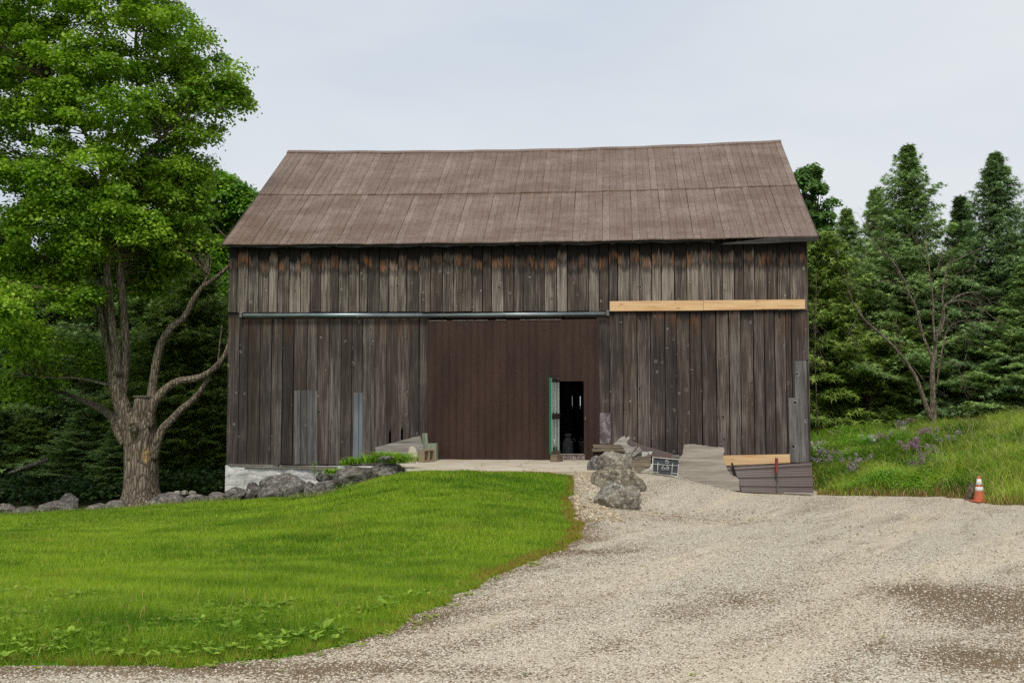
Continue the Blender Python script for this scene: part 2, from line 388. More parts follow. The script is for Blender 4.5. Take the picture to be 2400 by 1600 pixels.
def bark_mat(name, c0, c1, s=1.0, wound=None):
    t = NT(name, 0.95, 0.1); o = t.tc.outputs['Object']
    n = t.noise(t.mapping(o, (11*s, 11*s, 1.8*s)), 1.0, 6, 0.7, 1.0); b = t.noise(o, 1.3, 4)
    v = t.voro(t.mapping(t.vmath('ADD', o, comb(t, t.math('MULTIPLY', n, 0.05), 0.0, 0.0)), (13*s, 13*s, 2.2*s)), 1.0, 'DISTANCE_TO_EDGE')
    c = t.mix(t.ramp(n, [(0.35, 0.0), (0.62, 1.0)]), c0, c1)
    c = t.mix(t.ramp(v, [(0.0, 0.75), (0.10, 0.0)]), c, tuple(x * 0.25 for x in c0))
    c = t.mix(t.ramp(b, [(0.45, 0.0), (0.7, 0.4)]), c, tuple(x * 0.6 for x in c0))
    if wound is not None:
        d = t.vmath('SUBTRACT', o, wound)
        q = t.vmath('MULTIPLY', d, (9.0, 0.5, 3.6)); ln = t.new('ShaderNodeVectorMath', operation='LENGTH'); t.l.new(q, ln.inputs[0])
        w = t.math('ADD', ln.outputs['Value'], t.math('MULTIPLY_ADD', n, 0.5, -0.25))
        c = t.mix(t.ramp(w, [(0.75, 1.0), (0.95, 0.0)]), c, t.mix(t.noise(o, 30, 4), srgb(120, 80, 45), srgb(235, 205, 150)))
    t.base(c); t.bump(t.math('ADD', n, t.ramp(v, [(0.0, 0.0), (0.2, 1.0)])), 0.9, 0.05); return t.m
# ================================================================ terrain
ctrl = []
def cp(px, py, d, h=None):
    p = at(px, py, d); ctrl.append((p.x, p.y, p.z))
def cw(x, y, z): ctrl.append((x, y, z))
def cl(u, v, z): p = L2W(u, v, z); ctrl.append((p.x, p.y, z))
for x in (-600, 0, 600, 1200, 1800, 2400, 3000): cp(x, 1600, 6.4)
for x in (-30, -10, 0, 10, 30): cw(x, 0, -0.2)
for x in (-30, 0, 30): cw(x, -20, -0.2)
for p in ((600, 1300, 14.6), (200, 1300, 14.6), (-300, 1300, 14.6), (1000, 1300, 13.4), (1100, 1200, 17.6), (1100, 1150, 20.8), (1110, 1109, 24.0),
          (950, 1110, 24.0), (1290, 1109, 24.0), (700, 1200, 21.5), (717, 1165, 26.6), (643, 1169, 27.3), (801, 1152, 25.8), (865, 1135, 25.1), (908, 1122, 24.7), (533, 1176, 28.2), (330, 1192, 29.0), (100, 1202, 29.2), (-200, 1210, 29.2),
          (300, 1222, 23), (0, 1225, 23), (1500, 1300, 13.5), (1800, 1230, 18.5), (1500, 1200, 20.0), (1440, 1186, 22.3), (1500, 1110, 26.3), (1530, 1110, 26.2), (1450, 1104, 25.8), (1580, 1117, 26.2), (1592, 1119, 27.2), (1640, 1133, 26.9), (1697, 1149, 27.0),
          (1735, 1153, 27.0), (1800, 1156, 27.0), (1900, 1160, 26.6), (2200, 1300, 13.5), (2200, 1200, 20.6), (2700, 1230, 18.0), (2100, 1164, 26.5), (2000, 1162, 27), (2295, 1176, 25.8), (2400, 1188, 24.2), (2600, 1200, 23),
          # bank on the right
          (2060, 1085, 31.0), (2000, 1040, 36.0), (1920, 1052, 36.0), (1915, 1100, 31.5), (2160, 1018, 37.5), (2200, 1080, 30.5), (2320, 1008, 35.0), (2330, 1070, 29.0), (2400, 995, 34.0), (2400, 1080, 27.6), (2550, 975, 33.0), (2550, 1100, 26.0)):
    cp(*p)
for u, v, z in ((-8, 0.0, -1.15), (-5.5, -0.4, -0.95), (-4.5, -0.5, -0.55), (-3.5, -0.5, -0.15), (-2, -0.5, -0.10), (0, -0.5, -0.08), (2.2, -0.5, -0.08), (-2.5, -2, -0.10), (0, -2.5, -0.10), (1.8, -2.5, -0.10),
                (8, 0, -0.86), (8.6, 3, -0.7), (-8, 6, -1.3), (-8, 13, -1.4), (8, 13, -0.2), (0, 6, -1), (0, 13, -1), (-12, 6, -1.5), (-20, 6, -1.6)):
    cl(u, v, z)
for x, y, z in ((-30, 45, -1.7), (-10, 50, -1.6), (-40, 30, -1.7), (-60, 60, -1.5), (-30, 15, -0.9), (12, 45, 0.6), (20, 45, 1.1), (30, 45, 1.4), (20, 60, 1.2), (40, 60, 1.4), (0, 60, -0.4), (40, 30, 1.0),
                (35, 15, 0.0), (30, 8, -0.2), (-30, 100, -1.5), (30, 100, 1), (0, 100, 0), (-100, 30, -1), (100, 30, 1)):
    cw(x, y, z)
C = np.array(ctrl); K0 = 1.2
def kern(d2): return np.sqrt(d2 + K0 * K0)
D2 = ((C[:, None, :2] - C[None, :, :2]) ** 2).sum(-1)
n_c = len(C); A = np.zeros((n_c + 3, n_c + 3)); A[:n_c, :n_c] = kern(D2) + np.eye(n_c) * -0.02
A[:n_c, n_c] = 1; A[:n_c, n_c+1:] = C[:, :2]; A[n_c, :n_c] = 1; A[n_c+1:, :n_c] = C[:, :2].T
W = np.linalg.solve(A, np.concatenate([C[:, 2], np.zeros(3)]))
def vnoise(x, y, s, seed=0):                      # cheap smooth value noise
    x = x / s + seed * 13.7; y = y / s + seed * 5.1
    xi = np.floor(x).astype(np.int64); yi = np.floor(y).astype(np.int64); fx = x - xi; fy = y - yi
    fx = fx * fx * (3 - 2 * fx); fy = fy * fy * (3 - 2 * fy)
    def h(a, b):
        n = (a * 374761393 + b * 668265263 + seed * 9176) & 0xffffffff
        n = ((n ^ (n >> 13)) * 1274126177) & 0xffffffff
        return ((n ^ (n >> 16)) & 0xffff) / 65535.0
    return (h(xi, yi) * (1-fx) + h(xi+1, yi) * fx) * (1-fy) + (h(xi, yi+1) * (1-fx) + h(xi+1, yi+1) * fx) * fy - 0.5
def gh(x, y):
    x = np.atleast_1d(np.asarray(x, float)); y = np.atleast_1d(np.asarray(y, float)); sh = x.shape
    x = x.ravel(); y = y.ravel(); out = np.empty(len(x))
    for i in range(0, len(x), 20000):
        a, b = x[i:i+20000], y[i:i+20000]
        ac, bc = np.clip(a, -100, 100), np.clip(b, -30, 100)
        k = kern((ac[:, None] - C[None, :, 0]) ** 2 + (bc[:, None] - C[None, :, 1]) ** 2)
        out[i:i+20000] = k @ W[:n_c] + W[n_c] + W[n_c+1] * ac + W[n_c+2] * bc
    out += 0.05 * vnoise(x, y, 1.7, 1) + 0.02 * vnoise(x, y, 0.6, 2)
    return out.reshape(sh)
def gz(x, y): return float(gh([x], [y])[0])
def G(px, py, y0=5.0, y1=60.0):                   # where the ray through a photo pixel first meets the ground
    rx, rz = ray(px, py); ys = np.arange(y0, y1, 0.1)
    d = CAM_Z + rz * ys - gh(rx * ys, ys)
    i = np.argmax(d < 0)
    if not (d < 0).any(): i = int(np.argmin(d))
    Y = ys[i]; return Vector((rx * Y, Y, gz(rx * Y, Y)))

def axis(lo, hi, flo, fhi, fine, mid):
    a = list(np.arange(flo, fhi + 1e-6, fine)); s = fine; x = flo
    left = []; 
    while x > lo: s = min(s * 1.25, mid); x -= s; left.append(x)
    s = fine; x = a[-1]; right = []
    while x < hi: s = min(s * 1.25, mid); x += s; right.append(x)
    return np.array(left[::-1] + a + right)
def grid_mesh(name, xs, ys, zfun, mat, keep=None):
    X, Y = np.meshgrid(xs, ys); Z = zfun(X, Y)
    V = np.stack([X.ravel(), Y.ravel(), Z.ravel()], 1); nx, ny = len(xs), len(ys)
    i = (np.arange(ny-1)[:, None] * nx + np.arange(nx-1)[None, :])
    Fq = np.stack([i, i+1, i+nx+1, i+nx], -1)
    if keep is not None:
        k = keep(X, Y); kk = k[:-1, :-1] | k[1:, :-1] | k[:-1, 1:] | k[1:, 1:]; Fq = Fq[kk]
    Fq = Fq.reshape(-1, 4); used = np.unique(Fq); rem = np.full(len(V), -1); rem[used] = np.arange(len(used))
    return np_mesh(name, V[used], rem[Fq], mat, smooth=True)

def forest_floor_mat():
    t = NT('forest_floor', 0.95, 0.1); o = t.tc.outputs['Object']
    n = t.noise(o, 1.2, 7, 0.7); f = t.noise(o, 14, 5, 0.7)
    c = t.mix(t.ramp(n, [(0.4, 0.0), (0.6, 1.0)]), srgb(52, 44, 30), srgb(46, 62, 24))
    c = t.mix(t.ramp(f, [(0.5, 0.0), (0.65, 0.7)]), c, srgb(92, 74, 48))
    t.base(c); t.bump(f, 0.8, 0.05); return t.m
def gravel_mat():
    t = NT('limestone_gravel', 0.95, 0.15); o = t.tc.outputs['Object']
    v1 = t.new('ShaderNodeTexVoronoi'); t.l.new(o, v1.inputs['Vector']); v1.inputs['Scale'].default_value = 62
    v2 = t.new('ShaderNodeTexVoronoi'); t.l.new(o, v2.inputs['Vector']); v2.inputs['Scale'].default_value = 27
    hs = sep(t, v1.outputs['Color']); hs2 = sep(t, v2.outputs['Color'])
    stone = t.ramp(hs[0], [(0.0, srgb(140, 126, 104)), (0.25, srgb(200, 186, 160)), (0.6, srgb(228, 215, 191)), (0.95, srgb(248, 240, 222))])
    stone = t.mix(t.ramp(hs2[1], [(0.55, 0.0), (0.8, 0.4)]), stone, srgb(238, 229, 211))
    gaps = t.ramp(v1.outputs['Distance'], [(0.42, 0.0), (0.72, 0.75)])
    c = t.mix(gaps, stone, srgb(112, 97, 76))
    orot = t.mapping(o, rot=(0, 0, -TRACK)); w = t.mapping(orot, (0.16, 1.3, 1))
    s1 = t.noise(w, 1.0, 6, 0.65, 0.4); s2 = t.noise(t.mapping(orot, (1.1, 2.0, 1)), 2.0, 8, 0.8)
    # dirt mask: lots near the lower right of the yard, some in the middle foreground
    def blob(cx, cy, rx, ry, amp, rot=0):
        m = t.mapping(o, (1, 1, 0), rot=(0, 0, 0)); d = t.vmath('SUBTRACT', m, (cx, cy, 0))
        r = t.new('ShaderNodeVectorRotate'); t.l.new(d, r.inputs['Vector']); r.inputs['Angle'].default_value = rot; r.inputs['Axis'].default_value = (0, 0, 1)
        q = t.vmath('MULTIPLY', r.outputs[0], (1 / rx, 1 / ry, 0)); ln = t.new('ShaderNodeVectorMath', operation='LENGTH'); t.l.new(q, ln.inputs[0])
        return t.math('MULTIPLY', t.ramp(ln.outputs['Value'], [(0.0, 1.0), (1.0, 0.0)]), amp)
    msk = None
    for b in DIRT:
        x = blob(*b); msk = x if msk is None else t.math('ADD', msk, x)
    edge = sep(t, t.attr('col').outputs['Vector'])[0]
    dens = t.math('ADD', t.math('MULTIPLY', t.ramp(s1, [(0.46, 0.0), (0.70, 0.6)]), 1.0), t.math('MULTIPLY_ADD', s2, 1.2, -0.62))
    dens = t.math('ADD', t.math('ADD', dens, t.math('MULTIPLY', msk, 1.0)), t.math('MULTIPLY', edge, 0.75))
    fine = t.noise(o, 22, 3, 0.7)
    cell = t.math('ADD', hs[2], t.math('MULTIPLY_ADD', fine, 0.9, -0.45))
    dm = t.ramp(t.math('SUBTRACT', dens, cell), [(0.0, 0.0), (0.10, 0.9)])
    dirt = t.mix(t.noise(o, 3.5, 6, 0.7), srgb(84, 68, 48), srgb(136, 112, 82))
    tan = t.noise(t.mapping(orot, (0.12, 1.0, 1), (3, 1, 0)), 1.0, 5, 0.6)
    c = t.mix(t.ramp(tan, [(0.46, 0.0), (0.64, 0.5)]), c, srgb(222, 204, 174))
    c = t.mix(dm, c, dirt)
    c = t.mix(t.math('MULTIPLY', blob(*RED), t.ramp(s2, [(0.45, 0.0), (0.6, 0.8)])), c, srgb(120, 72, 52))
    t.base(c)
    h = t.math('ADD', t.math('SUBTRACT', 1.0, v1.outputs['Distance']), t.math('MULTIPLY', hs[1], 0.5))
    h = t.math('ADD', h, t.math('MULTIPLY', t.math('SUBTRACT', 1.0, v2.outputs['Distance']), 0.7))
    t.bump(h, 0.85, 0.014); return t.m
def lawn_mat():
    t = NT('lawn_turf', 0.9, 0.1); o = t.tc.outputs['Object']
    n = t.noise(o, 0.7, 5, 0.6); f = t.noise(o, 40, 4, 0.7)
    c = t.mix(t.ramp(n, [(0.35, 0.0), (0.65, 1.0)]), srgb(76, 120, 18), srgb(106, 150, 26))
    c = t.mix(t.ramp(f, [(0.45, 0.0), (0.6, 0.8)]), c, srgb(52, 72, 18))
    t.base(c); t.bump(f, 0.8, 0.03); return t.m
def bank_mat():
    t = NT('bank_soil', 0.95, 0.1); o = t.tc.outputs['Object']; f = t.noise(o, 9, 6, 0.7)
    t.base(t.mix(t.ramp(f, [(0.4, 0.0), (0.6, 1.0)]), srgb(58, 78, 24), srgb(112, 96, 62))); t.bump(f, 0.8, 0.05); return t.m

def poly_w(pix): return np.array([tuple(G(*p))[:2] for p in pix])
# lawn outline, measured on the photograph and dropped onto the terrain
lawn_pix = [(1352, 1112), (1349, 1135), (1338, 1165), (1346, 1200), (1363, 1232), (1350, 1258), (1310, 1290), (1235, 1320), (1140, 1360), (1055, 1400), (1000, 1432), (930, 1478), (850, 1508), (700, 1535), (550, 1552), (400, 1566), (0, 1566), (-500, 1560)]
LAWN = [tuple(p) for p in poly_w(lawn_pix)]
LAWN += [(-40, 7.5), (-40, 29.3)] + [(at(px, 1200, d).x, d) for px, d in ((-300, 29.3), (100, 29.3), (330, 29.0), (440, 28.7), (540, 28.0), (620, 27.4), (700, 26.7), (770, 26.0), (830, 25.4), (880, 24.9), (935, 24.35), (1150, 24.2), (1345, 24.05))]
LAWN = np.array(LAWN)
def sdf(poly, x, y):                               # positive inside
    x = np.asarray(x, float); y = np.asarray(y, float); d = np.full(x.shape, 1e9); ins = np.zeros(x.shape, bool); n = len(poly)
    for i in range(n):
        ax, ay = poly[i]; bx, by = poly[(i+1) % n]; ex, ey = bx-ax, by-ay
        t = np.clip(((x-ax)*ex + (y-ay)*ey) / (ex*ex + ey*ey + 1e-9), 0, 1)
        d = np.minimum(d, np.hypot(x-ax-t*ex, y-ay-t*ey))
        c = ((ay > y) != (by > y)) & (x < ex * (y-ay) / (ey if abs(ey) > 1e-9 else 1e-9) + ax); ins ^= c
    return np.where(ins, d, -d)
def lawn_s(x, y): return sdf(LAWN, x, y) + 0.12 * vnoise(x, y, 0.8, 5) + 0.12 * vnoise(x, y, 0.25, 6)
BANKP = [tuple(p) for p in poly_w([(1925, 1160), (2000, 1162), (2100, 1164), (2200, 1167), (2300, 1176), (2400, 1186)])]
e = BANKP[-1]; BANKP += [(e[0] + 2, e[1] - 3), (e[0] + 8, e[1] - 9), (45, 8), (60, 8), (60, 46), (8.2, 46), (8.75, 34), (8.3, 28.6)]
BANKP = np.array(BANKP)
def bank_s(x, y): return sdf(BANKP, x, y) + 0.3 * vnoise(x, y, 0.9, 8) + 0.1 * vnoise(x, y, 0.3, 9)
# gravel yard: everything in front that is neither lawn nor bank
YARD = np.array([(-45, -12), (45, -12), (46, 9), (18, 21), (12.5, 28.5), (8.9, 29.6), (7.6, 28.6), (1.9, 28.9), (1.9, 24.6), (0.8, 23.4), (-0.5, 20), (-10, 9.5), (-45, 9)])
def yard_s(x, y): return sdf(YARD, x, y)
def gp(px, py): p = G(px, py); return p.x, p.y
d1 = gp(2360, 1400); d2 = gp(1710, 1400); d3 = gp(1640, 1340); d4 = gp(1250, 1490); d5 = gp(2280, 1560); d6 = gp(1345, 1240); d7 = gp(1050, 1445); d8 = gp(1570, 1210)
DIRT = [(*gp(2370, 1430), 1.15, 2.4, 1.35), (*gp(2290, 1530), 0.9, 0.9, 1.0), (*gp(2180, 1385), 0.7, 0.8, 0.55), (*d2, 0.8, 1.3, 0.55), (*gp(1590, 1440), 0.5, 0.8, 0.5), (*gp(1450, 1500), 0.5, 0.6, 0.35), (*d5, 0.7, 0.6, 0.6), (*d6, 0.7, 2.2, 0.7, 0.1), (*d7, 2.0, 0.5, 0.75, -0.9), (*gp(1340, 1295), 1.6, 0.45, 0.9, -0.3), (*gp(500, 1572), 3.5, 0.3, 0.8), (*gp(2150, 1215), 2.0, 0.6, 0.25)]
g1_, g2_ = gp(1350, 1470), gp(2050, 1240); TRACK = math.atan2(g2_[1] - g1_[1], g2_[0] - g1_[0])
RED = (*d8, 2.3, 2.4, 0.9)
ground = grid_mesh('ground', axis(-600, 600, -22, 22, 0.4, 30), axis(-80, 900, 3, 44, 0.4, 30), lambda x, y: gh(x, y) - 0.03, forest_floor_mat()); meta(ground, kind='structure')
o = grid_mesh('gravel_yard', axis(-45, 45, -10, 14, 0.15, 2.0), axis(-12, 30, 5.5, 29, 0.15, 2.0), lambda x, y: gh(x, y) + np.clip(yard_s(x, y) * 0.1, -0.12, 0), gravel_mat(), lambda x, y: yard_s(x, y) > -0.8); meta(o, kind='structure')
co = np.empty(len(o.data.vertices) * 3, dtype=np.float32); o.data.vertices.foreach_get('co', co); co = co.reshape(-1, 3)
ed = np.exp(-np.abs(np.minimum(lawn_s(co[:, 0], co[:, 1]), 0)) / 0.28) * np.clip(0.75 + 1.2 * vnoise(co[:, 0], co[:, 1], 0.9, 77), 0.1, 1)
cc4 = np.ones((len(co), 4), dtype=np.float32); cc4[:, 0] = ed; o.data.color_attributes.new('col', 'FLOAT_COLOR', 'POINT').data.foreach_set('color', cc4.ravel())
o = grid_mesh('lawn', np.arange(-41, 3, 0.16), np.arange(5, 30, 0.16), lambda x, y: gh(x, y) + np.clip(lawn_s(x, y) * 0.15, -0.1, 0.012), lawn_mat(), lambda x, y: lawn_s(x, y) > -0.4); meta(o, kind='structure')
o = grid_mesh('grass_bank', np.arange(7, 60, 0.25), np.arange(7, 47, 0.25), lambda x, y: gh(x, y) + np.clip(bank_s(x, y) * 0.15, -0.1, 0.012), bank_mat(), lambda x, y: bank_s(x, y) > -0.5); meta(o, kind='structure')

# ---------------------------------------------------------------- grass and weeds
def blades(P, h, w, lean, colr, rot=None, bend=True):
    n = len(P); a = rng.uniform(0, 2*np.pi, n) if rot is None else rot
    dx, dy = np.cos(a), np.sin(a); la = rng.uniform(0, 2*np.pi, n); lx, ly = np.cos(la) * lean * h, np.sin(la) * lean * h
    V = np.empty((n, 5, 3)) if bend else np.empty((n, 3, 3)); hw = w / 2
    V[:, 0] = P + np.stack([-dx*hw, -dy*hw, np.zeros(n)], 1); V[:, 1] = P + np.stack([dx*hw, dy*hw, np.zeros(n)], 1)
    if bend:
        mid = P + np.stack([lx*0.3, ly*0.3, h*0.62], 1); off = np.stack([dx*hw*0.75, dy*hw*0.75, np.zeros(n)], 1)
        V[:, 2] = mid + off; V[:, 3] = mid - off; V[:, 4] = P + np.stack([lx, ly, h*np.sqrt(np.clip(1-lean*lean*0.6, 0.15, 1))], 1)
        b = np.arange(n)[:, None] * 5
        Fa = np.concatenate([b + [0, 1, 2], b + [0, 2, 3], b + [3, 2, 4]], 0)
    else:
        V[:, 2] = P + np.stack([lx, ly, h], 1); Fa = np.arange(n)[:, None] * 3 + [0, 1, 2]
    k = V.shape[1]
    return V.reshape(-1, 3), Fa, np.repeat(colr, k, 0)
def scatter(n, x0, x1, y0, y1, fn, thr=0.0):
    x = rng.uniform(x0, x1, n); y = rng.uniform(y0, y1, n); m = fn(x, y) > thr
    x, y = x[m], y[m]; return x, y
def merge(parts):
    V, Fc, Cc, o_ = [], [], [], 0
    for v, f, c in parts: V.append(v); Fc.append(f + o_); Cc.append(c); o_ += len(v)
    return np.concatenate(V), np.concatenate(Fc), np.concatenate(Cc)
def tint(n, c0, c1, dry=None, pdry=0.0, jit=0.18, f=None):
    c0, c1 = np.array(c0), np.array(c1); t = rng.uniform(0, 1, (n, 1)) if f is None else f[:, None]
    c = c0 * (1-t) + c1 * t; c *= 1 + rng.uniform(-jit, jit, (n, 1))
    if dry is not None:
        m = rng.uniform(0, 1, n) < pdry; c[m] = np.array(dry) * (1 + rng.uniform(-0.2, 0.2, (m.sum(), 1)))
    return np.clip(c, 0, 1)
parts = []
G0, G1 = srgb(82, 124, 20), srgb(166, 190, 54); DRY = srgb(190, 172, 116)
for (n, x0, x1, y0, y1, h, w) in ((520000, -9, 0.5, 6.3, 12.5, 0.05, 0.006), (330000, -12, 2.2, 12.5, 19, 0.05, 0.012), (420000, -20, 2.2, 19, 29.6, 0.05, 0.019), (60000, -30, -9, 6, 29.5, 0.06, 0.02)):
    x, y = scatter(n, x0, x1, y0, y1, lawn_s, 0.0)
    if x0 != -30:
        vis = np.abs(x) < y * 0.52 + 0.6; x, y = x[vis], y[vis]
    m = len(x); e_ = np.clip(lawn_s(x, y), 0, 0.5)
    hh = h * rng.uniform(0.4, 1.7, m) * (1 + 0.25 * np.clip(11 - y, 0, 4) / 4) * (1 + 0.9 * vnoise(x, y, 0.5, 20)) * (0.5 + e_)
    P = np.stack([x, y, gh(x, y)], 1)
    ft = np.clip(0.55 + 0.6 * vnoise(x, y, 2.2, 3) + 0.6 * vnoise(x, y * 2.0, 0.5, 4) + 0.1 * np.sin((y * 0.93 + x * 0.36) * 5.5 + 1.5 * vnoise(x, y, 3.0, 90)) + rng.uniform(-0.4, 0.4, m), 0, 1)
    cc = tint(m, G0, G1, DRY, 0.035, f=ft); dry_ = vnoise(x, y, 1.1, 91) + 0.5 * vnoise(x, y, 0.35, 92) > 0.42; cc[dry_] = cc[dry_] * 0.75 + np.array(srgb(170, 165, 70)) * 0.25
    edge = (lawn_s(x, y) < 0.2) & (rng.uniform(0, 1, m) < np.where(y > 11, 0.55, 0.15)) & (x > -3.5); cc[edge] = np.array(srgb(176, 130, 74)) * rng.uniform(0.7, 1.1, (edge.sum(), 1))
    parts.append(blades(P, np.abs(hh) + 0.015, w * rng.uniform(0.6, 1.3, m), 0.55, cc, bend=False))
V, Fa, Cc = merge(parts); o = np_mesh('lawn_grass', V, Fa, GRASSBLADE, Cc); meta(o, 'short bright green mown grass of the lawn in front of the barn', 'grass', kind='stuff')

# broad leaves: rosettes of plantain and dandelion in the lawn's near edge
def leaf_blades(P, L, w, elev, az, colr):
    """an arching 3-segment leaf from each P"""
    n = len(P); dx, dy = np.cos(az), np.sin(az); sx, sy = -dy, dx
    ts = [0, 0.4, 0.75, 1.0]; wd = [0.25, 1.0, 0.8, 0.04]; V = np.empty((n, 8, 3))
    for i, (t_, k) in enumerate(zip(ts, wd)):
        r = L * t_ * np.cos(elev * (1 - 0.45 * t_)); z = L * (t_ * np.sin(elev) - 0.75 * t_**2 * np.sin(elev) * 0.7)
        c = P + np.stack([dx * r, dy * r, z], 1); o_ = np.stack([sx * w * k / 2, sy * w * k / 2, np.zeros(n)], 1)
        V[:, 2*i] = c - o_; V[:, 2*i+1] = c + o_
    b = np.arange(n)[:, None] * 8
    Fa = np.concatenate([b + [0, 1, 3], b + [0, 3, 2], b + [2, 3, 5], b + [2, 5, 4], b + [4, 5, 7], b + [4, 7, 6]], 0)
    return V.reshape(-1, 3), Fa, np.repeat(colr, 8, 0)
def rosettes(x, y, nl, L, w, c0, c1, el=(0.3, 1.0), lift=0.01):
    n = len(x); k = nl; X = np.repeat(x, k); Y = np.repeat(y, k); Z = np.repeat(gh(x, y) + lift, k); m = n * k
    sc = np.repeat(rng.uniform(0.55, 1.35, n), k)
    return leaf_blades(np.stack([X, Y, Z], 1), L * sc * rng.uniform(0.6, 1.2, m), w * sc * rng.uniform(0.7, 1.2, m), rng.uniform(el[0], el[1], m), rng.uniform(0, 2*np.pi, m), tint(m, c0, c1))
parts = []
x, y = scatter(2600, -8, 0.5, 6.6, 10.5, lambda x, y: np.where((lawn_s(x, y) > 0.05) & (vnoise(x, y, 0.9, 31) + 0.25 * (8.9 - y) > 0), 1, -1)); parts.append(rosettes(x, y, 6, 0.06, 0.024, srgb(104, 144, 30), srgb(166, 190, 64), lift=0.045))
x, y = scatter(900, -8, 1, 9, 14, lawn_s, 0.1); parts.append(rosettes(x, y, 6, 0.09, 0.022, srgb(84, 138, 30), srgb(140, 180, 60), (0.1, 0.7)))
for (px, py) in ((130, 1490), (165, 1505), (700, 1500), (620, 1515), (380, 1530), (760, 1490), (545, 1490), (905, 1430), (240, 1480), (100, 1450)):
    p = G(px, py); parts.append(rosettes(np.array([p.x]), np.array([p.y]), 14, 0.11, 0.038, srgb(112, 154, 36), srgb(176, 200, 74), (0.3, 1.2), 0.03))
x, y = scatter(3500, -9, 1.2, 6.4, 13, lambda x, y: -np.abs(lawn_s(x, y)) + 0.16); parts.append(rosettes(x, y, 6, 0.045, 0.016, srgb(128, 152, 40), srgb(176, 184, 76), (0.1, 0.8)))
V, Fa, Cc = merge(parts); o = np_mesh('broadleaf_weeds', V, Fa, LEAF, Cc); meta(o, 'low broad leaved weeds growing through the near edge of the lawn', 'weeds', kind='stuff')
# spent reddish stalks among them
x, y = scatter(420, -8, 0, 6.6, 11, lambda x, y: np.where((lawn_s(x, y) > 0.05) & (vnoise(x, y, 0.9, 31) + 0.2 * (9.0 - y) > 0), 1, -1)); m = len(x)
v_, f_, c_ = blades(np.stack([x, y, gh(x, y)], 1), rng.uniform(0.08, 0.2, m), np.full(m, 0.006), 0.6, tint(m, srgb(176, 128, 84), srgb(196, 172, 110)))
o = np_mesh('dry_stalks', v_, f_, GRASSBLADE, c_); meta(o, 'thin reddish dry stalks standing among the lawn weeds', 'stalks', kind='stuff')

# loose stones lying on the gravel
ico = [(0,0,1),(0.894,0,0.447),(0.276,0.851,0.447),(-0.724,0.526,0.447),(-0.724,-0.526,0.447),(0.276,-0.851,0.447),(0.724,0.526,-0.447),(-0.276,0.851,-0.447),(-0.894,0,-0.447),(-0.276,-0.851,-0.447),(0.724,-0.526,-0.447),(0,0,-1)]
icf = np.array([(0,1,2),(0,2,3),(0,3,4),(0,4,5),(0,5,1),(1,6,2),(2,7,3),(3,8,4),(4,9,5),(5,10,1),(6,7,2),(7,8,3),(8,9,4),(9,10,5),(10,6,1)])
ico = np.array(ico)
def stones(x, y, r, colr):
    n = len(x); V = ico[None] * (r[:, None, None]) * rng.uniform(0.6, 1.35, (n, 12, 1)) * np.stack([rng.uniform(0.8, 1.4, n), rng.uniform(0.7, 1.1, n), rng.uniform(0.45, 0.8, n)], 1)[:, None, :]
    a = rng.uniform(0, 6.28, n); ca, sa = np.cos(a)[:, None], np.sin(a)[:, None]
    X = V[..., 0] * ca - V[..., 1] * sa; Y = V[..., 0] * sa + V[..., 1] * ca
    V = np.stack([X + x[:, None], Y + y[:, None], V[..., 2] + (gh(x, y) + r * 0.15)[:, None]], -1)
    return V.reshape(-1, 3), (np.arange(n)[:, None, None] * 12 + icf[None]).reshape(-1, 3), np.repeat(colr, 12, 0)
yf = lambda x, y: np.minimum(np.minimum(yard_s(x, y), -lawn_s(x, y) + 0.1), np.where(np.abs(x) < y * 0.52 + 0.5, 9, -9))
parts = []
for n, y0, y1, r0, r1 in ((90000, 6, 9.5, 0.003, 0.008), (40000, 9.5, 14, 0.004, 0.011), (18000, 14, 28.5, 0.006, 0.014)):
    x, y = scatter(n, -8, 16, y0, y1, yf); m = len(x)
    parts.append(stones(x, y, rng.uniform(r0, r1, m), tint(m, srgb(168, 156, 136), srgb(232, 223, 204), srgb(120, 104, 82), 0.25)))
x, y = scatter(2600, -0.5, 3.2, 17, 25.5, lambda x, y: np.where((lawn_s(x, y) < 0.02) & (lawn_s(x, y) > -0.75), 1, -1)); m = len(x)
parts.append(stones(x, y, rng.uniform(0.015, 0.04, m), tint(m, srgb(150, 130, 104), srgb(214, 196, 166))))
V, Fa, Cc = merge(parts)
def stone_mat():
    t = NT('loose_stone', 0.9, 0.2); a = t.attr('col'); t.base(a.outputs['Color']); return t.m
o = np_mesh('loose_stones', V, Fa, stone_mat(), Cc); meta(o, 'pale crushed stones loose on the gravel yard', 'gravel', kind='stuff')
# tiny sprouting weeds, fallen leaves on the gravel
parts = []
x, y = scatter(5200, -1, 13, 14, 27, lambda x, y: np.where((yf(x, y) > 0) & (vnoise(x, y, 1.1, 41) + np.where(np.hypot((x - d8[0]) / 2.6, (y - d8[1]) / 3.0) < 1, 0.25, -0.22) > 0.05), 1, -1)); m = len(x)
parts.append(rosettes(x, y, 3, 0.035, 0.02, srgb(120, 84, 58), srgb(150, 140, 70), (0.2, 1.0)))
x, y = scatter(260, -4, 12, 6.5, 20, yf); parts.append(rosettes(x, y, 2, 0.03, 0.014, srgb(110, 96, 44), srgb(150, 180, 60), (0.1, 0.5)))
V, Fa, Cc = merge(parts); o = np_mesh('gravel_sprouts', V, Fa, LEAF, Cc); meta(o, 'sparse small reddish and green sprouts in the gravel', 'weeds', kind='stuff')
